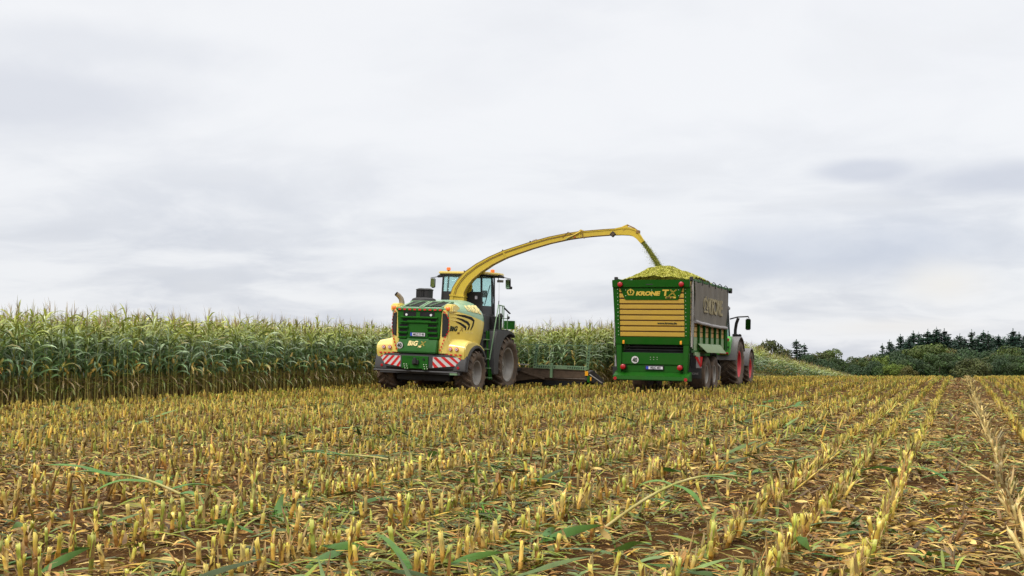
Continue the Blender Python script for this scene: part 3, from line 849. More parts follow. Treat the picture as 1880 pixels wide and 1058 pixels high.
    for (i, j, z0, n_) in ((0, 1, zg, 'rear_window'), (1, 2, 2.98, 'side_window'), (0, 5, 2.98, 'side_window'), (2, 3, 2.75, 'front_window'), (5, 4, 2.75, 'front_window'), (3, 4, 2.75, 'windscreen')):
        gm = MB('glass'); panel(gm, i, j, z0, zr, 'glass'); gm.build(n_, cbo)
    ro = MB('cream_yellow')
    rp = [(-.98, 3.36), (.78, 3.36), (1.02, 4.1), (1.05, 4.55), (.66, 5.2), (-.86, 5.2), (-1.25, 4.55), (-1.22, 4.1)]
    ro.prism(rp, XY, 4.075, 4.165, bev=.03)
    ro.prism([(-.1 + (x + .1) * .97, 3.4 + (y - 3.36) * .97) for x, y in rp], XY, 4.045, 4.076, 'black')
    roo = ro.build('cab_roof', cbo)
    for x, y in ((-.66, 3.5), (.62, 4.5)):
        bc = MB('orange_lens')
        bc.lathe([(4.16, .035), (4.20, .035)], (x, y, 0), 'z', 14, 'black')
        bc.lathe([(4.20, .06), (4.205, .075), (4.29, .072), (4.31, .055), (4.315, .001)], (x, y, 0), 'z', 18, 'orange_lens'); bc.build('beacon', cbo)
    for sd, cx in ((1, 1.34), (-1, -1.56)):
        ma = MB('black')
        xr = -.1 + sd * .95
        ma.prism([(xr, 4.0), (xr, 4.10), (xr + sd * .22, 4.10), (xr + sd * .34, 4.04), (xr + sd * .34, 3.98), (xr + sd * .22, 3.99)], XZ, 4.12, 4.28, bev=.02)
        ma.tube([(xr + sd * .30, 4.2, 4.02), (xr + sd * .40, 4.2, 4.0), (cx + sd * .09, 4.2, 3.97), (cx + sd * .10, 4.2, 3.65)], .014, 8)
        ma.box(cx - .085, cx + .085, 4.17, 4.25, 3.60, 3.96, bev=.03)
        if sd > 0: ma.box(cx + .04, cx + .16, 4.17, 4.25, 3.60, 3.70, bev=.02)
        mo = ma.build('mirror', cbo)
        mg = MB('mirror'); mg.prism([(4.168, 3.63), (4.13, 3.93), (4.165, 3.94), (4.172, 3.63)], YZ, cx - .07, cx + .07); mg.build('mirror_glass', mo)
    wl = MB('lens'); wl.box(.88, 1.12, 4.30, 4.34, 3.84, 3.93, 'steel', .01); wl.bar((.9, 4.3, 4.05), (.95, 4.3, 3.93), .02, .02, 'black'); wl.build('work_light', cbo)
    st = MB('black')
    st.box(-.35, .15, 3.95, 4.40, 2.72, 3.05, bev=.05); st.box(-.33, .13, 3.86, 3.98, 3.05, 3.62, bev=.05); st.box(-.22, .02, 3.86, 3.95, 3.64, 3.82, bev=.03)
    st.box(.22, .36, 3.9, 4.4, 3.05, 3.15, bev=.02); st.box(.28, .46, 4.4, 4.46, 3.3, 3.55, bev=.01)
    st.tube([(-.1, 4.75, 2.7), (-.1, 4.62, 3.25)], .03, 8); st.lathe([(0, .16), (.015, .175), (.03, .16), (.015, .15)], (-.1, 4.6, 3.25), 'z', 20, closed=True)
    st.build('driver_seat', cbo)
    wp = MB('black')
    wp.bar((.705, 3.62, 3.0), (.74, 4.0, 3.72), .015, .03)
    wp.tube([(.60, 4.55, 3.95), (.80, 4.30, 3.2), (.82, 4.18, 2.75)], .03, 8)
    wp.build('grab_rail', cbo)
    # spout: a box duct swept along an arc that swings over to the trailer
    pts = [(-.06, 3.05, 2.55, .54), (-.06, 3.05, 3.0, .54), (-.06, 3.05, 3.28, .48), (-.02, 3.06, 3.49, .44), (.11, 3.08, 3.73, .41), (.32, 3.11, 3.99, .375), (.66, 3.17, 4.27, .33), (1.07, 3.24, 4.53, .29), (1.54, 3.31, 4.76, .26), (1.98, 3.38, 4.92, .245), (2.46, 3.47, 5.09, .23),
           (3.08, 3.57, 5.28, .22), (3.7, 3.67, 5.42, .21), (4.1, 3.73, 5.485, .205), (4.52, 3.81, 5.535, .20), (4.95, 3.87, 5.575, .20), (5.34, 3.94, 5.605, .20)]
    def duct(mb, pts, depth, mat, side=Vector((-.162, .987, 0)), k=1.0):
        rows = []
        for i, (x, y, z, w) in enumerate(pts):
            a = Vector(pts[max(i - 1, 0)][:3]); b = Vector(pts[min(i + 1, len(pts) - 1)][:3]); t = (b - a).normalized()
            s_ = side; n = s_.cross(t).normalized(); c = Vector((x, y, z)); d = depth[i] if isinstance(depth, list) else depth
            rows.append((c, n * w / 2 * k, s_ * d / 2))
        P = []
        for c, n, s_ in rows:
            P.append([c + n - s_, c - n * .45 - s_, c - n * .55 - s_ * 1.12, c - n - s_ * 1.12, c - n + s_ * 1.12, c - n * .55 + s_ * 1.12, c - n * .45 + s_, c + n + s_, c + n - s_])
        mb.grid(P, mat)
        mb.add([tuple(p) for p in P[0][:8]], [tuple(range(8))], mat); mb.add([tuple(p) for p in P[-1][:8]], [tuple(range(8))[::-1]], mat)
        return rows
    dep = [.44, .44, .42, .41, .40, .38, .36, .34, .32, .31, .30, .29, .28, .28, .27, .27, .27]
    sp = MB('spout_yellow')
    rows = duct(sp, pts, dep, 'spout_yellow')
    spo = sp.build('spout', root, 30)
    # dark wear edges along top and bottom
    ed = MB('letter_brown')
    for sg in (1, -1):
        for sgs in (-1, 1):
            ed.tube([c + n * sg * 1.0 + s_ * sgs * (1.0 if sg > 0 else 1.12) for c, n, s_ in rows[2:]], .011, 5)
    ed.build('spout_edge', spo)
    sb = MB('spout_yellow')
    for i in (2, 8, 13):
        c, n, s_ = rows[i]; t = n.cross(s_).normalized() * .025
        q = [c + n * 1.12 - s_ * 1.1, c - n * 1.12 - s_ * 1.2, c - n * 1.12 + s_ * 1.2, c + n * 1.12 + s_ * 1.1]
        sb.add([tuple(p - t) for p in q] + [tuple(p + t) for p in q], [(0, 1, 2, 3), (7, 6, 5, 4), (0, 4, 5, 1), (1, 5, 6, 2), (2, 6, 7, 3), (3, 7, 4, 0)])
    sb.lathe([(-.05, .20), (.0, .22), (.05, .20)], (.12, 3.35, 3.62), 'y', 24); sb.disc((.12, 3.38, 3.62), .2, 'y', .04, 24)
    sb.build('spout_flange', spo)
    fl = MB('spout_yellow')
    duct(fl, [(5.30, 3.93, 5.60, .22), (5.5, 3.97, 5.63, .26), (5.75, 4.01, 5.63, .27), (5.93, 4.04, 5.58, .25), (6.06, 4.06, 5.46, .20), (6.22, 4.09, 5.26, .15)], .30, 'spout_yellow')
    fo = fl.build('spout_flap', spo, 30)
    fk = MB('letter_brown')
    fk.prism([(5.35, 5.70), (5.62, 5.82), (5.72, 5.86), (5.78, 5.82), (5.68, 5.73)], XZ, 3.88, 3.91, 'spout_yellow', .005)
    fk.tube([(5.70, 3.88, 5.84), (5.95, 3.92, 5.73), (6.10, 3.95, 5.62)], .022, 6)
    fk.tube([(5.62, 3.86, 5.78), (5.68, 3.85, 5.70), (5.58, 3.84, 5.62)], .012, 6)
    fk.box(6.02, 6.12, 3.88, 4.1, 5.55, 5.66, 'letter_brown', .01)
    fk.build('flap_cylinder', fo)
    lm = MB('black'); Mr = Matrix.Translation((5.27, 3.70, 5.50)) @ Matrix.Rotation(R(45), 4, 'Y')
    lm.box(-.075, .075, -.06, .06, -.075, .075, 'black', .01, Mr); lm.box(-.05, .05, -.068, -.06, -.05, .05, 'mud', 0, Mr); lm.build('spout_lamp', spo)
    kn = MB('letter_brown')
    kn.tube([(3.55, 3.50, 5.36), (3.62, 3.50, 5.45), (3.74, 3.50, 5.56), (3.86, 3.52, 5.50), (3.9, 3.54, 5.40)], .011, 6)
    kn.tube([(3.72, 3.50, 5.36), (3.95, 3.53, 5.46), (4.16, 3.56, 5.58)], .024, 6, 'letter_yellow'); kn.tube([(3.66, 3.50, 5.30), (3.9, 3.53, 5.42)], .018, 6, 'dusty_green')
    kn.prism([(4.05, 5.58), (4.15, 5.66), (4.26, 5.62), (4.30, 5.57)], XZ, 3.60, 3.63, 'spout_yellow', .005)
    kn.tube([(4.2, 3.56, 5.62), (4.24, 3.57, 5.42), (4.30, 3.58, 5.34)], .014, 6)
    kn.box(3.95, 3.99, 3.53, 3.56, 5.37, 5.40, 'red')
    kn.tube([(2.45, 3.40, 5.21), (2.52, 3.4, 5.27), (2.66, 3.4, 5.29), (2.72, 3.4, 5.26)], .008, 5); kn.tube([(2.52, 3.4, 5.24), (2.64, 3.4, 5.31)], .006, 5)
    kn.build('hose', spo)
    fd = MB('black')
    for i in (5, 8, 10):
        c, n, s_ = rows[i]; p = c - n * 1.15 - s_ * 1.1
        fd.disc(tuple(p), .022, 'y', .04, 8)
    c = [rows[k][0] - rows[k][1] * .3 - rows[k][2] * 1.06 for k in range(2, 14)]
    fd.tube(c, .010, 5, 'letter_brown')
    fd.build('spout_pipe', spo)
    # front maize header
    hd = MB('mud')
    y0 = 6.2
    for sd in (-1, 1):
        hd.prism([(sd * .6, .30), (sd * .6, .62), (sd * 1.0, .80), (sd * 3.70, .78), (sd * 3.70, .50), (sd * 2.2, .46), (sd * 1.0, .28)], XZ, y0, y0 + .12, bev=.015)
        hd.box(sd * .3, sd * 3.70, y0 + .12, y0 + 1.2, .36, .46, bev=.01) if sd > 0 else hd.box(-3.70, -.3, y0 + .12, y0 + 1.2, .36, .46, bev=.01)
        hd.bar((sd * .9, y0 - .03, .74), (sd * 2.15, y0 - .03, .42), .05, .05)
    hd.box(-3.6, 3.6, y0 + .1, y0 + 1.0, .20, .37, 'dark_gap')
    hd.box(-.6, .6, 4.9, y0 + .2, .45, 1.05, 'black', .04)
    for sd in (-1, 1):
        hd.bar((sd * .6, 5.0, .9), (sd * 1.2, y0 + .1, .7), .12, .12, 'black')
    hdo = hd.build('maize_header', root)
    for sd in (-1, 1):
        gf = MB('dusty_green')
        X0, X1 = 1.75, 3.78
        a0, a1 = (sd * X0, y0 - .04, .80), (sd * (X0 + .10), y0 - .10, 1.66)
        b0, b1 = (sd * X1, y0 - .04, .82), (sd * (X1 + .07), y0 - .10, 1.68)
        for p, q in ((a0, a1), (b0, b1)):
            gf.bar(p, q, .105, .035)
            P_, Q_ = Vector(p), Vector(q)
            for k in range(7):
                c_ = P_.lerp(Q_, .12 + k * .12); gf.disc((c_.x, c_.y - .019, c_.z), .024, 'y', .006, 10, 'dark_gap')
        gf.bar((sd * 1.25, y0 - .10, 1.665), (sd * 4.2, y0 - .10, 1.69), .025, .025)
        gf.box(min(sd * X0, sd * X1), max(sd * X0, sd * X1), y0 - .06, y0 - .025, .80, .935, bev=.005)
        for k in range(22):
            x = X0 + .10 + k * .085
            if 8 < k < 14: continue
            gf.bar((sd * x, y0 - .063, .835), (sd * (x + .02), y0 - .063, .90), .03, .006, 'dark_gap')
        gf.box(sd * 2.42 - .045, sd * 2.42 + .045, y0 - .10, y0 - .01, .47, 1.0, bev=.005)
        gf.build('guard_frame', hdo)
        tp_ = MB('black')
        tp_.prism([(y0 - .1, .42), (y0 - .05, .72), (y0 + .5, .80), (y0 + 1.9, .42), (y0 + 2.3, .16), (y0 + 1.2, .20)], YZ, sd * 3.70, sd * 3.86, bev=.02)
        tp_.box(sd * 3.78 - .06, sd * 3.78 + .06, y0 - .13, y0 - .09, .60, .76, 'amber', .005); tp_.box(sd * 3.90 - .06, sd * 3.90 + .06, y0 - .1, y0 - .06, .42, .56, 'amber', .005)
        tp_.box(sd * 3.86 - .05, sd * 3.86 + .05, y0 - .12, y0 - .07, .36, .60, 'green', .005)
        tp_.tube([(sd * 3.88, y0 - .08, .66), (sd * 4.1, y0 - .05, .52), (sd * 4.34, y0 + .02, .36)], .018, 6, 'silver')
        tp_.build('end_divider', hdo)
        hp = MB('silver'); hp.bar((sd * .9, 5.9, .93), (sd * 1.62, 5.9, .92), .05, .04); hp.build('header_bar', hdo)
        for k in range(5):
            dv = MB('black'); xx = sd * (.45 + k * .75)
            dv.prism([(y0 + 1.0, .42), (y0 + 1.2, .62), (y0 + 2.1, .25), (y0 + 2.2, .14), (y0 + 1.1, .22)], YZ, xx - .1, xx + .1, bev=.02); dv.build('row_divider', hdo)
    return root
build_harvester()

# ================================================================== TRAILER
def build_trailer():
    root = empty('silage_trailer', (-9.17, 37.1, 0), (0, R(1.0), 0))
    tag(root, 'green forage trailer with yellow plank tailgate and rolled dark side tarp, heaped with chopped maize', 'trailer')
    ty = lambda z: .10 - .15 * (z - 1.58)
    TG = lambda p, q, t: (p, ty(q) - t, q)
    fr = MB('trailer_green')
    for sd in (-1, 1):
        fr.prism([(sd * 1.045, 1.80), (sd * 1.045, 3.37), (sd * 1.25, 3.37), (sd * 1.20, 1.80)], TG, -.06, .03, bev=.01)
        for k in range(13):
            z = 1.86 + k * .12
            p = TG(sd * 1.095, z, .032); fr.disc(p, .011, 'y', .012, 8, 'letter_white')
    fr.prism([(-1.20, 1.56), (-1.20, 1.80), (1.20, 1.80), (1.195, 1.56)], TG, -.06, .035, bev=.012)
    fr.prism([(-1.255, 3.36), (-1.26, 3.60), (1.235, 3.60), (1.23, 3.36)], TG, -.08, .075, bev=.015)
    fr.box(-.16, .07, ty(3.44) - .08, ty(3.44) - .073, 3.44, 3.47, 'letter_dark')
    tgo = fr.build('tailgate', root)
    sl = MB('plank_yellow')
    sl.prism([(-1.045, 1.80), (-1.045, 3.37), (1.045, 3.37), (1.045, 1.80)], TG, -.05, -.01, 'plank_gap')
    z = 1.815; pitch = .174
    for k in range(9):
        a, b = z + k * pitch, z + k * pitch + .142
        if b > 3.37: b = 3.37
        sl.prism([(ty(a) + .012, a), (ty(a) - .016, a + .012), (ty(b) - .018, b - .014), (ty(b) + .012, b)], YZ, -1.04, 1.04)
        sl.prism([(ty(a) + .02, a - .032), (ty(a) - .002, a - .029), (ty(a) - .002, a - .024), (ty(a) + .02, a - .016)], YZ, -1.04, 1.04, 'plank_gap')
    sl.build('plank_panel', tgo)
    nb = MB('trailer_green')
    nb.prism([(-1.02, 3.355), (1.02, 3.355), (.85, 2.97), (-.85, 2.97)], TG, .02, .036, bev=.004)
    for x in (-.83, .02, .88):
        for z_ in (3.28, 3.10): nb.disc(TG(x, z_, .037), .011, 'y', .01, 8, 'letter_white')
    nbo = nb.build('name_board', tgo)
    U = (0, -.15, 1); X = (1, 0, 0)
    lettering('KRONE', .170, TG(-.50, 3.115, .037), X, U, 'letter_yellow', nbo, shear=.22, off=.011, xs=1.33)
    lettering('T', .265, TG(.345, 3.105, .037), X, U, 'letter_yellow', nbo, shear=.12, off=.010, xs=1.25)
    lettering('X', .265, TG(.56, 3.105, .040), X, U, 'letter_yellow', nbo, shear=.20, outline=.0055, xs=1.2)
    pb = MB('letter_yellow'); pb.prism([(.45, 3.015), (.47, 3.075), (.80, 3.075), (.78, 3.015)], TG, .034, .042, bev=.004); pb.build('model_badge', nbo)
    lettering('460 D', .062, TG(.475, 3.023, .043), X, U, 'letter_dark', nbo, shear=.15, off=.003, xs=1.45)
    cl = MB(); crown_logo(cl, TG(-.665, 3.118, .037), X, Vector(U).normalized(), .235, 'letter_yellow'); cl.build('crown_emblem', nbo)
    lettering('www.krone.de', .088, TG(.18, 2.215, .022), X, U, 'letter_dark', tgo, off=.003, xs=1.18)
    for sd in (-1, 1):
        rl = MB('red_lens'); rl.lathe([(-.07, .001), (-.068, .055), (-.055, .078), (.04, .082), (.04, .09), (.09, .09)], (sd * .985, ty(3.45) - .09, 3.455), 'y', 22)
        rl.lathe([(-.02, .086), (.09, .086)], (sd * .985, ty(3.45) - .085, 3.455), 'y', 18, 'black'); rl.build('tail_lamp', root)
        ol = MB('amber'); ol.box(sd * .93 - .032, sd * .93 + .032, .02, .07, 1.575, 1.69, bev=.008); ol.disc((sd * .93, .018, 1.63), .02, 'y', .01, 10, 'orange_lens'); ol.build('side_marker', root)
        rl = MB('red_lens'); rl.lathe([(-.09, .001), (-.085, .06), (-.07, .082), (.05, .085)], (sd * .92, .02, .845), 'y', 22); rl.lathe([(.0, .092), (.12, .092)], (sd * .92, .02, .845), 'y', 18, 'black'); rl.build('tail_lamp', root)
        rl = MB('red_lens'); rl.disc((sd * 1.14, -.135, .475), .055, 'y', .03, 18); rl.build('reflector', root)
        fl = MB('black'); fl.box(sd * 1.0 if sd < 0 else .9, sd * 1.24 if sd < 0 else 1.33, .55, .58, .50, .84, bev=.008) if False else None
    lw = MB('trailer_green')
    for sd in (-1, 1):
        lw.prism([(sd * 1.0, .56), (sd * 1.0, 1.56), (sd * 1.185, 1.56), (sd * 1.13, .56)], XZ, .08, .34, bev=.012)
        lw.tube([(sd * 1.215, .16, 1.62), (sd * 1.215, .30, 1.0), (sd * 1.16, .2, .72)], .02, 8, 'dark_gap')
    lw.box(-1.0, 1.0, .12, .20, .93, 1.30, bev=.008)
    lw.box(-1.0, 1.0, .16, .22, .68, .93, bev=.006)
    lw.prism([(.16, .71), (.16, .68), (-.12, .56), (-.14, .44), (-.10, .42), (.3, .42), (.3, .71)], YZ, -1.22, 1.24, bev=.012)
    lw.box(-1.0, 1.0, .28, 1.1, 1.28, 1.34, 'dark_gap'); lw.box(-1.0, 1.0, 1.05, 1.1, 1.3, 1.9, 'dark_gap')
    for z_ in (1.38, 1.47): lw.box(-.95, .95, .40, .44, z_, z_ + .03, 'charcoal')
    for k in range(2):
        for j in range(3): lw.disc((-.06 + j * .06 * 1.8, .115, 1.16 - k * .07), .010, 'y', .01, 8, 'letter_white')
    lw.build('rear_frame', root)
    s40 = MB('white'); s40.disc((-.56, .112, 1.07), .125, 'y', .012, 28, 'letter_dark'); s40.disc((-.56, .106, 1.07), .116, 'y', .012, 28); so_ = s40.build('speed_sign', root)
    lettering('40', .19, (-.562, .098, 1.002), X, (0, 0, 1), 'letter_dark', so_, align='CENTER', off=.008, xs=.80)
    pl = MB('plate_white'); pl.box(-.235, .375, .115, .15, .755, .90, 'black', .006); pl.box(-.115, .345, .106, .13, .782, .868); pl.box(-.195, -.118, .106, .13, .782, .868, 'blue'); po = pl.build('number_plate', root)
    lettering('FE:JC 401', .088, (.115, .103, .796), X, (0, 0, 1), 'letter_dark', po, align='CENTER', xs=.98, off=.003, thick=.002)
    # body sides
    YF = 6.2
    for sd in (-1, 1):
        bs = MB('pale_green')
        bs.box(sd * 1.16 - .02, sd * 1.16 + .02, .30, YF, 1.34, 1.82, 'pale_green')
        bs.box(sd * 1.185 - .03, sd * 1.185 + .03, .25, YF, 1.32, 1.40, 'trailer_green', .008)
        bso = bs.build('side_wall', root)
        pk = MB('plank_tan')
        for k in range(10):
            a = 1.83 + k * .176
            pk.box(sd * 1.15 - .016, sd * 1.15 + .016, .30, YF, a, a + .15, 'plank_tan', .006)
        pk.box(sd * 1.13 - .006, sd * 1.13 + .006, .30, YF, 1.8, 3.55, 'plank_gap')
        pk.build('plank_panel', bso)
        for k in range(7):
            y = .45 + k * .93
            ps = MB('trailer_green'); ps.box(sd * 1.165, sd * 1.25, y - .05, y + .05, 1.40, 3.56 if k in (0, 6) else 2.6, bev=.01); ps.build('side_post', bso)
        rr = MB('pale_green')
        rr.box(sd * 1.22 - .045, sd * 1.22 + .045, .05, 6.9, 3.58, 3.66, 'trailer_green', .01)
        rr.box(sd * 1.22 - .045, sd * 1.22 + .06, .0, .12, 3.58, 3.71, 'black', .015)
        rr.box(sd * 1.22 - .05, sd * 1.22 + .07, 6.74, 6.93, 3.50, 3.69, 'black', .02)
        rr.box(sd * 1.25 - .02, sd * 1.25 + .02, .10, .16, 1.5, 3.62, 'silver', .008); rr.tube([(sd * 1.24, .26, 3.6), (sd * 1.27, .28, 2.4), (sd * 1.24, .3, 1.45)], .022, 6, 'silver')
        rr.box(sd * 1.20 - .03, sd * 1.20 + .03, 6.35, 6.45, 1.4, 3.6, 'trailer_green', .01)
        rr.box(sd * 1.27 - .01, sd * 1.27 + .01, 6.10, 6.18, 2.2, 3.58, 'black')
        for k in range(5): rr.tube([(sd * 1.20, 1.3 + k * 1.1, 3.66), (sd * 1.25, 1.35 + k * 1.1, 3.72), (sd * 1.31, 1.4 + k * 1.1, 3.66), (sd * 1.31, 1.42 + k * 1.1, 3.5)], .016, 6, 'black')
        rr.build('top_rail', bso)
        def fold(y, z):
            t = (3.58 - z) / 1.3
            u = (y - .3) / 5.8
            return 1.285 + .05 * t * math.sin(math.pi * min(max(u, 0), 1)) + .013 * math.sin(y * 7.2 + z * 1.6) * (.4 + .6 * (1 - t)) + .009 * math.sin(y * 13.6 - z * 5.5 + math.sin(y * 3)) + .022 * math.sin((y + 1.4 * t) * 4.1) * t
        tp = MB('tarp')
        P = []
        for i in range(81):
            u = i / 80; row = []
            for j in range(25):
                t = j / 24
                y = .32 + u * 5.75 - .16 * t * (u - .5) + .12 * t * math.sin(u * math.pi)
                sag = 2.34 - .10 * u - .04 * math.sin(u * math.pi)
                z = 3.60 + (sag - 3.60) * t - (0.035 * abs(math.sin(u * 5 * math.pi)) * (1 - t))
                row.append((sd * fold(y, z), y, z))
            P.append(row)
        tp.grid(P)
        tp.tube([(p[-1][0] * 1.004, p[-1][1], p[-1][2] - .03) for p in P], .055, 8, 'tarp_hem')
        tpo = tp.build('side_tarp', bso, 60)
        def wt(y0, z0):
            return lambda x, y, z: Vector((sd * (fold((y0 + sd * x), z0 + y) + .020 + z), y0 + sd * x, z0 + y))
        lettering('KRONE', .74, (0, 0, 0), (0, sd, 0), (0, 0, 1), 'letter_tarp', tpo, off=.014, xs=1.0, dice=.05, thick=.012, warp=wt(2.35 if sd > 0 else 4.9, 2.62))
        cl = MB(); crown_logo(cl, (0, 0, 0), (0, sd, 0), (0, 0, 1), .62, 'letter_tarp', warp=wt(1.92 if sd > 0 else 5.35, 2.64)); cl.build('crown_emblem', tpo)
        mg = MB('pale_green')
        mg.prism([(1.62, 1.16), (1.62, 1.62), (1.55, 1.64), (1.3, 1.2)], lambda p, q, t: (sd * (1.2 + t), p, q), 0, .02) if False else None
        mg.add([(sd * 1.255, 1.15, 1.62), (sd * 1.255, 4.9, 1.60), (sd * 1.44, 5.05, 1.32), (sd * 1.44, 1.7, 1.35), (sd * 1.255, 1.15, 1.60), (sd * 1.255, 4.9, 1.58), (sd * 1.44, 5.05, 1.30), (sd * 1.44, 1.7, 1.33)],
               [(0, 1, 2, 3), (7, 6, 5, 4), (0, 4, 5, 1), (1, 5, 6, 2), (2, 6, 7, 3), (3, 7, 4, 0)], 'pale_green')
        mg.box(sd * 1.20 - .03, sd * 1.20 + .03, .75, 1.6, 1.06, 1.34, 'pale_green', .01)
        mg.build('mudguard', root)
        fb = MB('black')
        x0, x1 = sorted((sd * .98, sd * 1.46))
        fb.box(x0, x1, .70, .72, .50, .82, bev=.006)
        fbo = fb.build('mud_flap', root)
        lettering('KRONE', .085, (x0 + .10, .695, .63), X, (0, 0, 1), 'grey', fbo, off=.003, xs=1.0, thick=.002)
        wb = MB('tarp_hem'); wb.box(x0 + .06, x1 - .0, .73, .74, .84, 1.20)  # white board coloured hem grey, for its shade as well as dirt
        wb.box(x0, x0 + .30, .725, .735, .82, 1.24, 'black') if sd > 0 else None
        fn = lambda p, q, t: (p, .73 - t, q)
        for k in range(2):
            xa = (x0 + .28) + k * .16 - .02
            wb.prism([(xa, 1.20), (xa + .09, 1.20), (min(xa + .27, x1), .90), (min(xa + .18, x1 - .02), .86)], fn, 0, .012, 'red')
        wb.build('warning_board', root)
        for y in (2.86, 4.21):
            wheel(root, 'wheel', (sd * .98, y, .60), .61, .54, .30, 'rim_grey', sd, tread=False)
    ib = MB('dark_gap')
    ib.box(-1.12, 1.12, .35, YF, 1.30, 1.36); ib.box(-1.16, 1.16, YF, YF + .08, 1.3, 3.6, 'trailer_green')
    ib.box(-.45, -.33, .3, 7.2, .95, 1.30, 'trailer_green', .01); ib.box(.33, .45, .3, 7.2, .95, 1.30, 'trailer_green', .01)
    ib.box(-.9, .9, 2.80, 2.92, .54, .68, 'black', .02); ib.box(-.9, .9, 4.15, 4.27, .54, .68, 'black', .02)
    for sd in (-1, 1):
        ib.bar((sd * .4, 2.4, 1.05), (sd * .45, 3.5, .80), .1, .12, 'charcoal'); ib.bar((sd * .45, 3.5, .80), (sd * .4, 4.8, 1.05), .1, .12, 'charcoal')
        ib.tube([(sd * 1.0, 5.0, 1.1), (sd * 1.15, 5.5, .8), (sd * 1.1, 5.6, .35)], .035, 8, 'silver')
    ib.prism([(6.2, 1.3), (6.2, .95), (7.6, .50), (8.0, .48), (8.0, .62), (7.6, .70), (6.9, 1.1)], YZ, -.16, .16, 'trailer_green', .02)
    ib.build('undercarriage', root)
build_trailer()

def build_load():
    V = MB('plank_yellow')
    o = Vector((-9.17, 37.1, 0))
    r2 = np.random.default_rng(3)
    def hz(x, y):
        d2 = ((x + .10) / (.66 if x < -.10 else .95)) ** 2 + ((y - 1.55) / (1.15 if y < 1.55 else 2.3)) ** 2
        base = 3.53 + .05 * math.exp(-((y - 3) / 3) ** 2)
        return base + .57 * math.exp(-d2 * .62) + .03 * math.sin(x * 6 + y * 4) * math.sin(y * 5 - x * 3) + .02 * math.sin(x * 13 + 1) * math.sin(y * 11)
    pb = PB(); cs = [(.44, .43, .07), (.54, .52, .11), (.34, .35, .055), (.62, .58, .20), (.28, .31, .045), (.50, .46, .10)]
    nx, ny = 36, 84
    xs = np.linspace(-1.10, 1.10, nx); ys = np.linspace(.06, 6.15, ny)
    for i in range(ny):
        pass
    for j in range(ny):
        for i in range(nx):
            pb.v.append((xs[i], ys[j], hz(xs[i], ys[j]) + r2.uniform(-.012, .012))); pb.c.append((.34, .34, .055))
    for j in range(ny - 1):
        for i in range(nx - 1):
            pb.q.append((j * nx + i, j * nx + i + 1, (j + 1) * nx + i + 1, (j + 1) * nx + i))
    for k in range(15000):
        x = r2.uniform(-1.1, 1.1); y = abs(r2.normal(0, 2.2)) + .08
        if y > 6.1: continue
        z = hz(x, y) + r2.uniform(0, .02); s = r2.uniform(.007, .020); a = r2.uniform(0, 6.28); tx, ty_ = r2.normal(0, .6, 2)
        dx, dy = math.cos(a) * s, math.sin(a) * s
        c = cs[r2.integers(len(cs))]
        pb.strip([((x - dx - dy * .6, y - dy + dx * .6, z - tx * s), (x - dx + dy * .6, y - dy - dx * .6, z - ty_ * s)), ((x + dx - dy * .6, y + dy + dx * .6, z + ty_ * s), (x + dx + dy * .6, y + dy - dx * .6, z + tx * s))], [c, c])
    ob = obj_np('chopped_maize', pb.arr(), 'chop'); ob.location = o; ob.rotation_euler = (0, R(1), 0)
    tag(ob, 'yellow green heap of chopped maize piled above the trailer tailgate', 'silage heap')
    # the stream that falls from the flap on to the heap
    Rh = Matrix.Translation((-16.46, 35.5, 0)) @ Matrix.Rotation(R(2), 4, 'Y')
    A = Rh @ Vector((6.20, 4.085, 5.30))
    Bp = Matrix.Translation(o) @ Matrix.Rotation(R(1), 4, 'Y') @ Vector((-.13, 1.75, 4.0))
    pb = PB()
    cs = [(.16, .18, .02), (.24, .25, .035), (.11, .14, .015), (.32, .31, .07)]
    D = Bp - A
    for k in range(24000):
        stray = k > 22400
        t = r2.uniform(0, 1) ** .9
        sg = (.019 + .028 * t) * (2.8 if stray else 1)
        p = A + D * t + Vector((0, 0, .16 * t * (1 - t)))
        p += Vector((r2.normal(0, sg) - (abs(r2.normal(0, .06)) * t if stray else 0), r2.normal(0, sg * 1.3), r2.normal(0, .03)))
        s = r2.uniform(.005, .013); d = Vector(r2.normal(0, 1, 3)).normalized() * s; e = Vector(r2.normal(0, 1, 3)).normalized().cross(d) * .6
        c = cs[r2.integers(len(cs))]
        pb.strip([(p - d - e, p - d + e), (p + d - e, p + d + e)], [c, c])
    ob = obj_np('falling_chopped_maize', pb.arr(), 'chop')
    tag(ob, 'olive stream of chopped maize falling from the spout on to the heap', 'silage stream', kind='stuff')
build_load()

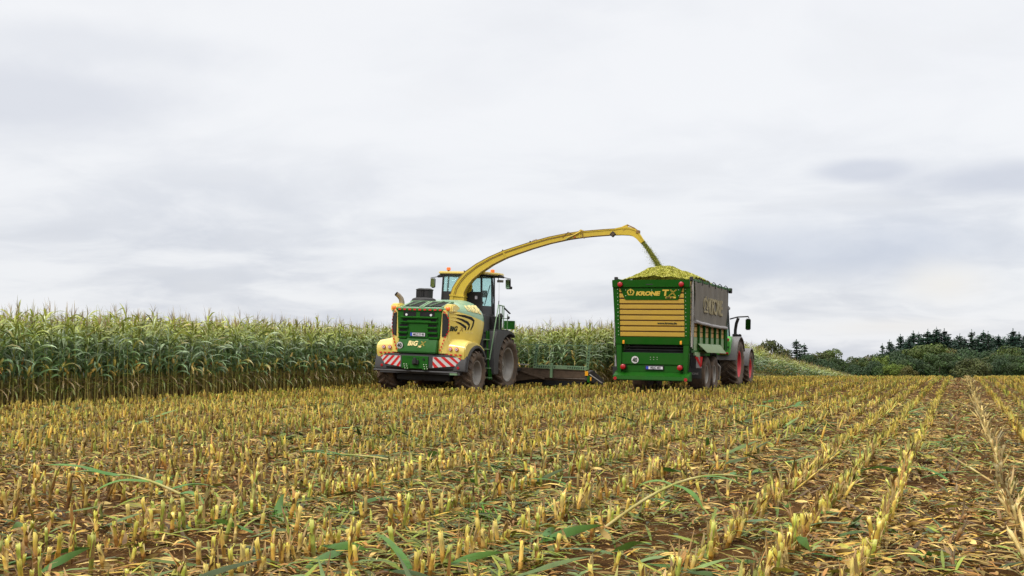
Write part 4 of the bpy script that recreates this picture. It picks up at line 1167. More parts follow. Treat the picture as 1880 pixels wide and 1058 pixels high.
# ================================================================== TRACTOR
def build_tractor():
    root = empty('tractor', (-9.17, 37.1, float(ground_z(-9.17, 46))), (0, R(1.0), 0))
    tag(root, 'green tractor with red wheel rims pulling the trailer', 'tractor')
    yr, yf = 8.62, 11.25
    for sd in (-1, 1):
        wheel(root, 'wheel', (sd * 1.02, yr, .90), .94, .66, .50, 'rim_red', sd, 20, angle=.2)
        wheel(root, 'wheel', (sd * 1.06, yf, .70), .72, .54, .38, 'rim_red', sd, 18)
        fe = MB('fender_grey')
        a_ = [R(a) for a in range(28, 176, 9)]
        fe.prism([(yr + 1.04 * math.cos(a), .90 + 1.04 * math.sin(a)) for a in a_] + [(yr + .99 * math.cos(a), .90 + .99 * math.sin(a)) for a in a_[::-1]], YZ, sd * .62, sd * 1.36, bev=.01)
        feo = fe.build('rear_fender', root, 40)
        fg = MB('tractor_green')
        fg.prism([(7.52, 1.22), (7.55, 1.75), (7.80, 1.92), (8.1, 1.95), (8.1, 1.70), (7.75, 1.35)], YZ, sd * .62, sd * 1.12, bev=.03)
        fg.box(sd * .95 - .14, sd * .95 + .14, 7.505, 7.53, 1.50, 1.56, 'dark_gap'); fg.build('fender_panel', feo)
        for z0, z1 in ((1.74, 1.86), (1.26, 1.34)):
            rl = MB('red_lens'); rl.box(sd * .90 - .16, sd * .90 + .18, 7.50 if z0 < 1.5 else 7.56, 7.56 if z0 < 1.5 else 7.66, z0, z1, bev=.015); rl.build('tail_light', feo)
        ff = MB('fender_grey')
        ff.prism([(yf + .80 * math.cos(a), .70 + .80 * math.sin(a)) for a in a_] + [(yf + .77 * math.cos(a), .70 + .77 * math.sin(a)) for a in a_[::-1]], YZ, sd * .84, sd * 1.34, bev=.006); ff.build('front_fender', root, 40)
    bd = MB('black'); bd.box(-.35, .35, 7.9, 11.8, .55, 1.15, bev=.03); bd.box(-.8, .8, yr - .15, yr + .15, .75, 1.05, bev=.03); bd.box(-.8, .8, yf - .1, yf + .1, .58, .82, bev=.03)
    bd.box(-.3, .3, 7.5, 7.95, .4, .9, 'charcoal', .02); bd.build('chassis', root)
    hd = MB('tractor_green'); hd.prism([(9.9, 1.15), (9.9, 1.95), (10.6, 1.93), (11.9, 1.72), (12.1, 1.45), (12.05, 1.0)], YZ, -.42, .42, bev=.06); hd.box(-.36, .36, 12.04, 12.12, 1.0, 1.55, 'black', .02); hd.build('hood', root)
    cb = MB('black')
    B = [(-.78, 8.0), (.78, 8.0), (.80, 9.3), (.55, 9.95), (-.55, 9.95), (-.80, 9.3)]
    zb, zr = 1.55, 2.95
    top = [(x * .88, 8.0 + (y - 8.0) * .96 + .05, zr) for x, y in B]; bot = [(x, y, zb) for x, y in B]
    for i in range(6):
        cb.bar(bot[i], top[i], .07, .07); cb.bar(top[i], top[(i + 1) % 6], .06, .08); cb.bar(bot[i], bot[(i + 1) % 6], .08, .2)
    cb.box(-.7, .7, 8.1, 9.8, 1.2, 1.56, 'black', .03)
    cbo = cb.build('cab', root)
    gl = MB('glass')
    for i in range(6):
        j = (i + 1) % 6
        a, b, c, d = (Vector(q) for q in (bot[i], bot[j], top[j], top[i])); n = (b - a).cross(d - a).normalized() * .008
        gl.add([a - n, b - n, c - n, d - n, a + n, b + n, c + n, d + n], [(0, 1, 2, 3), (7, 6, 5, 4), (0, 4, 5, 1), (1, 5, 6, 2), (2, 6, 7, 3), (3, 7, 4, 0)])
    gl.build('cab_window', cbo)
    ro = MB('fender_grey'); ro.prism([(-.78, 7.9), (.78, 7.9), (.80, 9.3), (.6, 10.1), (-.6, 10.1), (-.80, 9.3)], XY, 2.95, 3.12, bev=.05); ro.build('cab_roof', cbo)
    se = MB('black'); se.box(-.28, .28, 8.6, 9.1, 1.75, 1.95, bev=.05); se.box(-.28, .28, 8.5, 8.64, 1.95, 2.6, bev=.05); se.build('driver_seat', cbo)
    for sd in (-1, 1):
        ma = MB('black')
        ma.tube([(sd * .80, 9.25, 2.62), (sd * 1.1, 9.2, 2.70), (sd * 1.52, 9.15, 2.72), (sd * 1.54, 9.15, 2.66)], .026, 8)
        ma.box(sd * 1.52 - .10, sd * 1.52 + .10, 9.10, 9.18, 2.20, 2.64, bev=.03)
        mo = ma.build('mirror', cbo)
        mg = MB('mirror'); mg.prism([(9.094, 2.24), (9.05, 2.60), (9.098, 2.61), (9.099, 2.24)], YZ, sd * 1.52 - .085, sd * 1.52 + .085); mg.build('mirror_glass', mo)
        ex = MB('black')
        ex.tube([(sd * .98, 9.45, 1.5), (sd * .98, 9.45, 2.2), (sd * 1.02, 9.42, 2.45), (sd * 1.10, 9.38, 2.66)], .06, 10); ex.box(sd * .98 - .1, sd * .98 + .1, 9.36, 9.54, 1.6, 2.05, bev=.02)
        ex.lathe([(-.05, .001), (-.04, .07), (.04, .07), (.05, .001)], (sd * 1.16, 9.4, 1.98), 'y', 14); ex.lathe([(-.05, .001), (-.04, .06), (.04, .06), (.05, .001)], (sd * 1.16, 9.4, 1.84), 'y', 14)
        ex.box(sd * 1.0 - .3, sd * 1.0 + .34, 9.3, 9.36, 1.72, 1.77, bev=.01); ex.box(sd * .9 - .2, sd * .9 + .2, 9.2, 9.5, 1.35, 1.62, bev=.03); ex.build('exhaust_stack' if sd > 0 else 'air_stack', root)
build_tractor()

# ================================================================== STANDING MAIZE
def mix3(a, b, t): return tuple(a[i] + (b[i] - a[i]) * t for i in range(3))
def maize_blade(pb, z0, az, L, W, e0, droop, c0, c1, seg=6, across=2, r=None, x0=0.0, y0=0.0, twist=0.0):
    r = r or random
    dx, dy = math.cos(az), math.sin(az)
    p = Vector((x0, y0, z0)); rows = []; cols = []
    for i in range(seg + 1):
        s = i / seg
        e = e0 - droop * s ** 1.25
        w = W * (0.5 + .5 * min(1, s * 5)) * (1 - max(0, (s - .35) / .65) ** 1.7) * .5 + .001
        t = Vector((dx * math.cos(e), dy * math.cos(e), math.sin(e)))
        sd = Vector((-dy, dx, 0)); n = sd.cross(t)
        a = twist * s + .15 * math.sin(s * 9 + az)
        sd2 = sd * math.cos(a) + n * math.sin(a)
        c = mix3(c0, c1, s)
        if across == 2:
            rows.append([p - sd2 * w + n * w * .35, p.copy(), p + sd2 * w + n * w * .35])
        else:
            rows.append([p - sd2 * w, p + sd2 * w])
        cols.append(c)
        p = p + t * (L / seg)
    pb.strip(rows, cols)
BLUE = (.125, .215, .085); MIDG = (.16, .24, .06); YELG = (.29, .32, .045); DEAD = (.30, .20, .085); STRAW = (.40, .31, .13); TANS = (.33, .26, .08)
def maize_plant(seed, lod):
    r = random.Random(seed)
    H = r.uniform(2.02, 2.24)
    st, fo, ta, co = PB(), PB(), PB(), PB()
    bx, by = r.uniform(-.03, .03), r.uniform(-.03, .03)
    nseg = (9, 5, 4)[lod]
    path = []; rad = []; cols = []
    for i in range(nseg + 1):
        s = i / nseg; z = s * H
        path.append((bx * s * s + .006 * math.sin(i * 2.1), by * s * s, z)); rad.append(.0135 * (1 - .62 * s))
        base = r.choice([(.42, .27, .08), (.50, .38, .10), (.44, .40, .09)])
        cols.append(mix3(base, (.30, .34, .07), min(1, s * 1.6)) if i % 2 == 0 else mix3(base, (.24, .28, .06), min(1, s * 1.3)))
    st.tube(path, rad, (6, 4, 3)[lod], cols)
    n = (17, 14, 8)[lod]
    az = r.uniform(0, 6.28)
    for k in range(n):
        s = k / (n - 1)
        z = (.40, .40, .22)[lod] + (H - (.48, .48, .30)[lod]) * s ** .95
        a = az + (k % 2) * math.pi + r.uniform(-.55, .55)
        x0 = bx * (z / H) ** 2; y0 = by * (z / H) ** 2
        if z < .68:
            dead = r.random() < (.6, .6, .2)[lod]
            c0, c1 = (DEAD, STRAW) if dead else (MIDG, YELG)
            maize_blade(fo, z, a, r.uniform(.35, .6), .045, r.uniform(-.2, .5), r.uniform(1.2, 2.0), c0, c1, (6, 4, 3)[lod], (2, 1, 1)[lod], r, x0, y0)
        else:
            up = min(1, max(0, (z - 1.25) / .75))
            c0 = mix3(BLUE, YELG, up ** 1.1); c1 = mix3(BLUE, YELG, min(1, up * 1.15 + .08))
            if r.random() < .05: c0, c1 = YELG, STRAW
            if r.random() < (.22, .20, .06)[lod] and up < .85: c0 = mix3(c0, (.34, .43, .28), .65); c1 = mix3(c1, (.34, .43, .28), .65)  # silvery sheen of glossy leaves mixed into the colour of some blades
            kk = r.choice([.6, .8, .95, 1.1, 1.3, 1.5]) * r.uniform(.9, 1.1); c0 = tuple(v * kk for v in c0); c1 = tuple(v * kk for v in c1)
            L = r.uniform(.45, .88) * (1 - .42 * up ** 2); W = r.uniform(.052, .085) * (1 - .35 * up) * (1, 1.1, 1.35)[lod]
            maize_blade(fo, z, a, L, W, r.uniform(.65, 1.25) + .10 * up, r.uniform(1.4, 3.2) * (1 - .40 * up), c0, c1, (7, 5, 3)[lod], (2, 1, 1)[lod], r, x0, y0, r.uniform(-1.5, 1.5))
    for k in range((6, 4, 2)[lod]):
        a = r.uniform(0, 6.28); e = r.uniform(.95, 1.5) if k else 1.55
        L = r.uniform(.17, .32) * (1.6 if k == 0 else 1)
        c = r.choice([(.30, .22, .12), (.36, .28, .12), (.26, .19, .10), (.28, .28, .09)])
        maize_blade(ta, H - .04 + .012 * k, a, L, .010 * (1, 1.2, 1.8)[lod], e, r.uniform(.1, .8), c, c, (4, 3, 2)[lod], 1, r, bx, by)
    if r.random() < .85:
        for q in range(1):
            a = r.uniform(0, 6.28); z = r.uniform(.86, 1.12)
            tilt = r.choice([.35, .55, .9, 2.3])
            c = r.choice([(.66, .44, .10), (.55, .46, .10), (.56, .30, .08), (.40, .38, .07), (.64, .48, .16)])
            m = (6, 4, 4)[lod]; ns = (6, 4, 3)[lod]
            o = len(co.v); d = Vector((math.cos(a) * math.sin(tilt), math.sin(a) * math.sin(tilt), math.cos(tilt)))
            u = d.orthogonal().normalized(); v = d.cross(u)
            p0 = Vector((math.cos(a) * .02, math.sin(a) * .02, z))
            for i in range(ns + 1):
                s = i / ns; rr = .034 * math.sin(math.pi * min(.98, .12 + .86 * s)) ** .7 + .002
                for j in range(m):
                    b = 2 * math.pi * j / m
                    co.v.append(tuple(p0 + d * (.24 * s) + (u * math.cos(b) + v * math.sin(b)) * rr)); co.c.append(mix3(c, (.25, .22, .06), max(0, .3 - s)))
            for i in range(ns):
                for j in range(m):
                    co.q.append((o + i * m + j, o + i * m + (j + 1) % m, o + (i + 1) * m + (j + 1) % m, o + (i + 1) * m + j))
            if lod == 0:
                for q_ in range(3): maize_blade(co, z + .17 * math.cos(tilt), a + r.uniform(-.9, .9), .14, .03, 1.3 - tilt, .9, c, STRAW, 3, 1, r, d.x * .17, d.y * .17)
    return st, fo, ta, co
EDGE_X = -20.65
def right_edge(y): return -12.85 - np.clip(y - 45, 0, None) * 0.012
def build_maize():
    r2 = np.random.default_rng(11)
    rows = []
    sp = 0.46
    # rows along the left edge, then the block ahead of the header
    for k in range(0, 34):
        x = EDGE_X - k * sp
        y = np.arange(12, 60 if k else 43.4, .15 if k < 5 else .22)
        rows.append(np.stack([np.full_like(y, x), y, np.full_like(y, k), np.zeros_like(y)], 1))
    nb = int((EDGE_X - -12.85) / -sp)
    for k in range(0, nb + 1):
        x = EDGE_X + k * sp
        y = 43.5 + np.concatenate([np.arange(0, 4.6, .15), np.arange(4.6, 17, .26)])
        d = np.floor((y - 43.5) / .46)
        rows.append(np.stack([np.full_like(y, x), y, np.minimum(d, nb - k), np.ones_like(y)], 1))
    for k in range(0, 9):
        y = np.arange(46, 245, .17 if k < 3 else .3)
        rows.append(np.stack([right_edge(y) - k * sp, y, np.full_like(y, k), np.full_like(y, 2)], 1))
    for k in range(9, 60, 2):                    # the crop behind, whose tops show over the front rows
        y = np.arange(60, 245, 1.1)
        rows.append(np.stack([right_edge(y) - k * sp, y, np.full_like(y, k), np.full_like(y, 2)], 1))
    A = np.concatenate(rows)
    A[:, 0] += r2.normal(0, .035, len(A)); A[:, 1] += r2.normal(0, .04, len(A))
    A = A[r2.random(len(A)) > .04]
    d = depth_of(A[:, 0], A[:, 1])
    vis = in_frame(A[:, 0], A[:, 1], 2.0, 1.0)
    # candidates that show: front rows in view and not behind the harvester's body or the trailer
    xc = A[:, 0] * CY + A[:, 1] * SY; u = 940 + 2200 * xc / d
    hid = ((u > 690) & (u < 945)) | ((u > 1130) & (u < 1340))
    cand = np.where(vis & ~hid & ((A[:, 2] == 0) | ((A[:, 3] == 1) & (A[:, 2] <= 1))))[0]
    cand = cand[np.argsort(d[cand] + (A[cand, 2] > 0) * 14)][:300]
    single = np.zeros(len(A), bool); single[cand] = True
    protos = []
    for s in range(9):
        parts = maize_plant(100 + s, 0)
        ms = [mesh_np(n, *p.arr(), m) if len(p.v) else None for n, p, m in zip(('stalk', 'foliage', 'tassel', 'cob'), parts, ('maize_dry', 'maize_leaf', 'maize_dry', 'maize_dry'))]
        protos.append(ms)
    label = 'tall green maize plant with arching leaves at the front edge of the uncut crop'
    for i in cand:
        x, y = A[i, 0], A[i, 1]
        o = empty('maize_plant', (x, y, float(ground_z(x, y))), (r2.normal(0, .03), r2.normal(.02, .03), r2.uniform(0, 6.28)))
        k = r2.uniform(.88, 1.08); o.scale = (1, 1, k)
        if r2.random() < .08: o.rotation_euler = (r2.normal(0, .14), r2.normal(.05, .14), r2.uniform(0, 6.28))
        tag(o, label, 'maize plant', 'standing maize plants along the front of the uncut crop')
        for n, me in zip(('stalk', 'foliage', 'tassel', 'cob'), protos[r2.integers(len(protos))]):
            if me is None: continue
            c = bpy.data.objects.new(n, me); c.parent = o; COL.objects.link(c)
    rest = np.where(~single)[0]
    def lodset(lod, n, base):
        out = []
        for s in range(n):
            parts = maize_plant(base + s, lod)
            arrs = [p.arr() for p in parts if len(p.v)]
            off = 0; V = []; Q = []; C = []
            for v, q, c in arrs:
                V.append(v); Q.append(q + off); C.append(c); off += len(v)
            out.append((np.concatenate(V), np.concatenate(Q), np.concatenate(C)))
        return out
    near = rest[(d[rest] < 62) & (A[rest, 2] < 5)]; far = rest[(d[rest] >= 62) | (A[rest, 2] >= 5)]
    Vs = []
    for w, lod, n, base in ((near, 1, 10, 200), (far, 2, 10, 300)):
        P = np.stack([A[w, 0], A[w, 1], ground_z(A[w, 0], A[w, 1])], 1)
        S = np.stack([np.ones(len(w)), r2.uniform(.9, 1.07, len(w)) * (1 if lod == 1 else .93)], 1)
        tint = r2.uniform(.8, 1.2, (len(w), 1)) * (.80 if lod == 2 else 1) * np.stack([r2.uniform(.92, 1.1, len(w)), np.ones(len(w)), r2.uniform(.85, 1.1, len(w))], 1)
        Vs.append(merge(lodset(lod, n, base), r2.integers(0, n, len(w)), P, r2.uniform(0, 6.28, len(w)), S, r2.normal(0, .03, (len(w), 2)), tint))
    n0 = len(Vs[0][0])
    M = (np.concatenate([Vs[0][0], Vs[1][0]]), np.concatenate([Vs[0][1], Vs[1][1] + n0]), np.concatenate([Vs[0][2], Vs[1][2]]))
    o = obj_np('maize_crop', M, 'maize_leaf')
    tag(o, 'dense uncut maize crop standing behind its front row and on over the crest', 'maize crop', kind='stuff')
build_maize()

# ================================================================== STUBBLE
ROW0, ROWSP = -1.45, 0.4635
def stub(seed, lod, style=0):
    r = random.Random(seed); pb = PB()
    h = r.uniform(.135, .23) * (.62 if style == 2 else 1)
    rr = r.uniform(.0105, .0155)
    lx, ly = r.uniform(-.03, .03), r.uniform(-.03, .03)
    base = r.choice([(.20, .095, .03), (.26, .13, .035), (.16, .08, .03), (.24, .17, .04)])
    mid = r.choice([(.52, .29, .05), (.40, .18, .03), (.58, .38, .09), (.50, .35, .06), (.56, .30, .035), (.28, .12, .025), (.60, .44, .16)])
    top = r.choice([(.58, .43, .06), (.62, .42, .08), (.46, .41, .045), (.56, .33, .05), (.62, .48, .14)])
    pale = r.choice([(.72, .58, .10), (.74, .58, .14), (.60, .57, .09)])
    if style == 1: mid, top, pale = (.27, .31, .045), (.38, .42, .05), (.58, .58, .15)
    if style == 2: base, mid, top, pale = (.10, .05, .02), (.20, .10, .035), (.28, .14, .045), (.34, .20, .07)
    if style == 3: mid, top, pale = (.46, .32, .10), (.56, .42, .14), (.62, .50, .22)
    n = (6, 4, 3)[lod]
    zs = [(0, 1.15, base), (h * .22, 1.0, mix3(base, mid, .5)), (h * .40, 1.0, mid), (h * .43, 1.22, mix3(mid, base, .4)), (h * .47, .98, mid), (h * .8, .96, top), (h, .98, pale)] if lod == 0 else [(0, 1.1, base), (h * .45, 1.05, mid), (h, .98, mix3(top, pale, .5))]
    if lod == 2: zs = [(0, 1.2, mix3(base, mid, .4)), (h * .7, 1.15, mix3(mid, top, .3)), (h * .86, 1.2, top), (h, 1.45, pale)]
    pb.tube([(lx * (z / h), ly * (z / h), z) for z, k, c in zs], [rr * k * (1, 1.15, 1.35)[lod] for z, k, c in zs], n, [c for z, k, c in zs])
    o = len(pb.v) - n
    if lod == 0:
        for k in range(n):          # ragged cut, and the pale pith
            v = pb.v[o + k]; pb.v[o + k] = (v[0], v[1], v[2] + r.uniform(-.014, .012))
        q = len(pb.v); pb.v.append((lx, ly, h - .006)); pb.c.append((.70, .64, .36))
        for k in range(0, n, 2): pb.q.append((o + k, o + (k + 1) % n, o + (k + 2) % n, q))
        for k in range(r.randint(1, 4)):
            maize_blade(pb, h - .02, r.uniform(0, 6.28), r.uniform(.02, .055), r.uniform(.005, .010), r.uniform(.9, 1.5), r.uniform(-.3, .8), top, pale, 2, 1, r, lx, ly)
        for k in range(r.randint(3, 6)):
            c = r.choice([(.50, .33, .13), (.42, .22, .06), (.56, .42, .18), (.26, .13, .045), (.28, .30, .05), (.46, .20, .04)])
            if style == 2: c = (.09, .05, .03)
            maize_blade(pb, r.uniform(.02, h * .8), r.uniform(0, 6.28), r.uniform(.06, .17), r.uniform(.008, .024), r.uniform(1.15, 1.6), r.choice([0, .1, .3, .6, 1.2, 2.6]), c, mix3(c, STRAW, .5), 3, 1, r, lx * .5, ly * .5)
    elif lod == 1:
        for k in range(3):
            maize_blade(pb, h - .03, r.uniform(0, 6.28), r.uniform(.04, .09), .022, r.uniform(.8, 1.5), r.uniform(-.3, .8), top, pale, 1, 1, r, lx, ly)
        for k in range(2):
            c = r.choice([(.48, .33, .13), (.42, .25, .08), (.32, .34, .07)])
            maize_blade(pb, r.uniform(.02, h * .7), r.uniform(0, 6.28), r.uniform(.06, .14), .026, r.uniform(.3, 1.3), r.uniform(.8, 2), c, c, 2, 1, r)
    else:
        c = r.choice([(.48, .30, .10), (.36, .18, .05), (.30, .32, .06)])
        maize_blade(pb, r.uniform(.02, h * .5), r.uniform(0, 6.28), .10, .022, r.uniform(.3, 1.4), 1.2, c, c, 1, 1, r)
    return pb
def build_stubble():
    r2 = np.random.default_rng(21)
    P = []
    for k in range(-44, 70):
        x = ROW0 + k * ROWSP
        y = np.arange(1.0, 96, .058)
        P.append(np.stack([np.full_like(y, x), y, np.full_like(y, k)], 1))
    A = np.concatenate(P)
    A = A[in_frame(A[:, 0], A[:, 1], .2, 1.12)]
    A[:, 1] += r2.uniform(-.03, .03, len(A)); A[:, 0] += r2.normal(0, .016, len(A)) + .02 * np.sin(A[:, 1] * .6 + A[:, 2])
    x, y, k = A.T
    d = depth_of(x, y)
    keep = np.ones(len(A), bool)
    # uncut ground, machines' wheels and the trodden tracks
    keep &= x > EDGE_X + .35
    keep &= ~((y > 42.9) & (x < right_edge(y) + .35))
    keep &= ~((y > 35.5) & (y < 43) & (np.abs(np.abs(x + 16.46) - 1.36) < .5))
    keep &= ~((y > 37.5) & (y < 50) & (np.abs(np.abs(x + 9.17) - 1.0) < .36))
    dens = np.ones(len(A))
    pn = np.sin(x * .9 + 1.3) * np.sin(y * .37 + x * .5) + .6 * np.sin(y * .83 + k * 1.7)
    dens *= np.where(pn > 1.0, .35, 1.0)
    rk = np.random.default_rng(77)
    kk = (k - k.min()).astype(int)
    rd = rk.uniform(.72, 1.15, kk.max() + 1); lane = np.zeros(kk.max() + 1, bool); q = 1
    while q <= kk.max():
        lane[q] = True; q += int(rk.integers(4, 7))
    far = (k < -3) | (k > 6)
    dens *= np.where(far, rd[kk] * np.where(lane[kk], .16, 1.0), 1.0)
    row_tint = np.where(far, rk.uniform(.78, 1.15, kk.max() + 1)[kk], 1.0)
    dens *= np.where(k == -1, np.where(d < 20, .04, .5), 1.0)          # wheel track
    dens *= np.where(k == -2, np.where(d < 20, .45, .85), 1.0)
    dens *= np.where(k == 3, .20, 1); dens *= np.where(k == 4, .5, 1)
    dens *= np.where((k == 6), .3, 1)
    dens *= np.where(k < -2, np.where(k > -9, .95, .62 + .33 * np.clip((d - 10) / 8, 0, 1)), np.where((k >= 0) & (k < 3), .95, .75)) * np.where(np.sin(y * 2.3 + k * 1.9) * np.sin(y * 5.1 + k) > .6, .35, 1)
    dens *= np.where(np.abs(np.mod(k, 10) - 3.5) < .6, np.where(k > 5, .2, np.where(k < -4, .18, 1)), 1)
    keep &= r2.random(len(A)) < dens
    A = A[keep]; row_tint = row_tint[keep]; x, y, k = A.T; d = depth_of(x, y)
    row_green = .10 + .24 * (np.sin(k * 2.3) > .2) * (np.sin(y * .5 + k) > -.3)
    style = np.zeros(len(A), int); style[r2.random(len(A)) < row_green] = 1; style[k == 3] = 2; style[(k == 4)] = 3
    ins = in_frame(x, y, .12, 1.0)
    order = np.where(ins)[0]; order = order[np.argsort(d[order])][:300]
    single = np.zeros(len(A), bool); single[order] = True
    meshes = {s: [mesh_np('stubble_stalk', *stub(500 + 20 * s + j, 0, s).arr(), 'maize_dry') for j in range((14, 6, 5, 5)[s])] for s in range(4)}
    lab = {0: ('short cut maize stalk, tan with a ragged pale top, rooted in the foreground soil', 'tan maize stubble stalks in the foreground'),
           1: ('short cut maize stalk, still green, rooted in the foreground soil', 'green maize stubble stalks in the foreground'),
           2: ('dark brown rotten maize stub in the trodden row at the lower right', 'dark rotten stubs in the trodden row'),
           3: ('pale flattened maize stub in the bleached row along the right of the foreground', 'pale flattened stubs in the bleached row')}
    def flat(s, n):
        return r2.normal(0, np.where(s == 3, .34, np.where(s == 2, .55, .095)), n)
    lean = np.stack([flat(style, len(A)), flat(style, len(A))], 1)
    lean[:, 1] += np.where(style == 3, .2, .05)
    tr = (np.abs(k + 1) < 1.1)
    lean[tr] *= 2.0
    bad = r2.random(len(A)) < .06
    lean[bad] *= 4.5
    for i in order:
        o = bpy.data.objects.new('stubble_stalk', meshes[style[i]][r2.integers(len(meshes[style[i]]))]); COL.objects.link(o)
        o.location = (x[i], y[i], float(ground_z(x[i], y[i])) - .004)
        o.rotation_euler = (-math.atan(lean[i, 1]), math.atan(lean[i, 0]), r2.uniform(0, 6.28))
        s = r2.uniform(.62, 1.28); o.scale = (1, 1, s)
        tag(o, lab[style[i]][0], 'stubble stalk', lab[style[i]][1])
    out = []
    off = 0
    for lod, lo, hi in ((0, 0, 15), (1, 15, 30), (2, 30, 400)):
        for s in range(4):
            w = np.where(~single & (style == s) & (d >= lo) & (d < hi))[0]
            if not len(w): continue
            n = (14, 6, 5, 5)[s]
            pr = [stub(700 + 40 * s + j, lod, s).arr() for j in range(n)]
            S = np.stack([r2.uniform(.85, 1.2, len(w)), r2.uniform(.6, 1.28, len(w))], 1)
            ln = lean[w]
            V, Q, C = merge(pr, r2.integers(0, n, len(w)), np.stack([x[w], y[w], ground_z(x[w], y[w]) - .004], 1), r2.uniform(0, 6.28, len(w)), S, ln, (r2.choice([.5, .75, .95, 1.1, 1.3, 1.45], len(w)) * r2.uniform(.9, 1.1, len(w)) * row_tint[w])[:, None] * np.ones((1, 3)))
            out.append((V, Q + off, C)); off += len(V)
    o = obj_np('stubble', tuple(np.concatenate([q[i] for q in out]) for i in range(3)), 'maize_dry')
    tag(o, 'golden maize stubble in rows running to the crest', 'stubble', kind='stuff')
build_stubble()

# ================================================================== LITTER AND LEAVES
def build_litter():
    r2 = np.random.default_rng(31); r = random.Random(5)
    def piece(kind):
        pb = PB()
        if kind == 'straw':
            c = r.choice([(.46, .29, .09), (.56, .40, .15), (.40, .20, .055), (.60, .47, .20), (.30, .15, .05), (.50, .35, .07), (.46, .27, .07)])
            L, W = r.uniform(.05, .24), r.uniform(.006, .022)
        elif kind == 'green':
            c = r.choice([(.05, .12, .02), (.08, .17, .025), (.16, .24, .03), (.09, .16, .06), (.26, .30, .04)])
            L, W = r.uniform(.06, .28), r.uniform(.009, .032)
        elif kind == 'brown':
            c = r.choice([(.13, .07, .035), (.18, .09, .035), (.22, .12, .045), (.10, .06, .035)])
            L, W = r.uniform(.05, .18), r.uniform(.008, .024)
        elif kind == 'husk':
            c = r.choice([(.50, .36, .14), (.58, .45, .20), (.34, .19, .06), (.42, .30, .08), (.22, .12, .04), (.30, .30, .07)])
            L, W = r.uniform(.06, .16), r.uniform(.018, .038)
        elif kind == 'leaf':
            c = r.choice([(.05, .13, .02), (.07, .17, .025), (.10, .20, .03), (.12, .20, .08), (.045, .10, .02)])
            L, W = r.uniform(.16, .46), r.uniform(.025, .062)
        else:
            c = r.choice([(.58, .48, .13), (.64, .52, .20), (.42, .42, .08), (.66, .55, .28), (.30, .40, .06)])
            L, W = r.uniform(.015, .06), r.uniform(.008, .02)
        maize_blade(pb, r.uniform(.012, .03), 0, L, W, r.uniform(.0, .4), r.uniform(.0, 1.1), c, mix3(c, STRAW, r.uniform(0, .3)), {'chip': 1, 'leaf': 6, 'husk': 4}.get(kind, 3), 2 if kind == 'leaf' else 1, r, -L / 2, 0, r.uniform(-2.6, 2.6) if kind == 'husk' else r.uniform(-1.2, 1.2))
        return pb.arr()
    kinds = ['straw'] * 16 + ['green'] * 8 + ['brown'] * 8 + ['chip'] * 6 + ['husk'] * 12 + ['leaf'] * 12
    pr = [piece(k) for k in kinds]
    sel = {'straw': range(0, 16), 'green': range(16, 24), 'brown': range(24, 32), 'chip': range(32, 38)}
    X, Y, I = [], [], []
    for lo, hi, dens in ((4, 11, 800), (11, 18, 480), (18, 32, 220), (32, 76, 50)):
        n = int((hi * hi - lo * lo) * .4273 * 1.15 * dens)
        dd = np.sqrt(r2.uniform(lo * lo, hi * hi, n)); xc = r2.uniform(-1, 1, n) * dd * .4273 * 1.12
        X.append(xc * CY - dd * SY); Y.append(xc * SY + dd * CY)
    X = np.concatenate(X); Y = np.concatenate(Y)
    cl = np.sin(X * 1.9 + 2 * np.sin(Y * .7)) * np.sin(Y * 1.3 - X * .6) + .5 * np.sin(X * 5 + Y * 3.1)
    keep = (X > EDGE_X + .2) & ~((np.abs(X + 2.0) < .24) & (r2.random(len(X)) < .25)) & ~((Y > 43) & (X < right_edge(Y) + .2)) & (r2.random(len(X)) < np.clip(.62 + .42 * cl, .18, 1) + (depth_of(X, Y) > 14) * .25 - (X > -1.6) * (depth_of(X, Y) > 9) * .12)
    X, Y = X[keep], Y[keep]; n = len(X)
    pg = np.clip(.13 + .11 * np.sin(X * .8 + Y * .5) - .05 * (X > -1.6), .05, .34)
    u = r2.random(n)
    I = np.where(u < pg, r2.integers(16, 24, n), np.where(u < pg + .42, r2.integers(0, 16, n), np.where(u < .62, r2.integers(24, 32, n), np.where(u < .70, r2.integers(38, 50, n), r2.integers(32, 38, n)))))
    nc = 75                        # torn green leaves lie in clumps
    dd = np.sqrt(r2.uniform(36, 900, nc)); xc = r2.uniform(-1, 1, nc) * dd * .43
    cx, cy = xc * CY - dd * SY, xc * SY + dd * CY; cr = r2.uniform(.10, .38, nc)
    for x0, y0, rr_ in zip(cx, cy, cr):
        if x0 < EDGE_X + .6: continue
        m = int(8 + 34 * rr_)
        X = np.append(X, x0 + r2.normal(0, rr_ * 1.1, m)); Y = np.append(Y, y0 + r2.normal(0, rr_, m))
        I = np.append(I, np.where(r2.random(m) < .75, r2.integers(50, 62, m), r2.integers(16, 24, m)))
    n = len(X)
    Zs = ground_z(X, Y) + np.abs(r2.normal(0, .018, n)) + .004
    Zs = Zs + np.where(I >= 50, np.abs(r2.normal(0, .02, n)), 0)
    V, Q, C = merge(pr, I, np.stack([X, Y, Zs], 1), r2.uniform(0, 6.28, n), r2.uniform(.7, 1.35, n), r2.normal(0, .1, (n, 2)), (r2.choice([.3, .45, .6, .8, 1.0, 1.2], n) * r2.uniform(.85, 1.15, n) + .08 * (X > -1.7))[:, None] * np.array([[1.03, .96, .70]]))  # low tints put the shade between the stalks into the litter colour
    o = obj_np('maize_litter', (V, Q, C), 'litter')
    tag(o, 'trampled maize leaves, husks and straw strewn between the stubble rows', 'maize litter', kind='stuff')
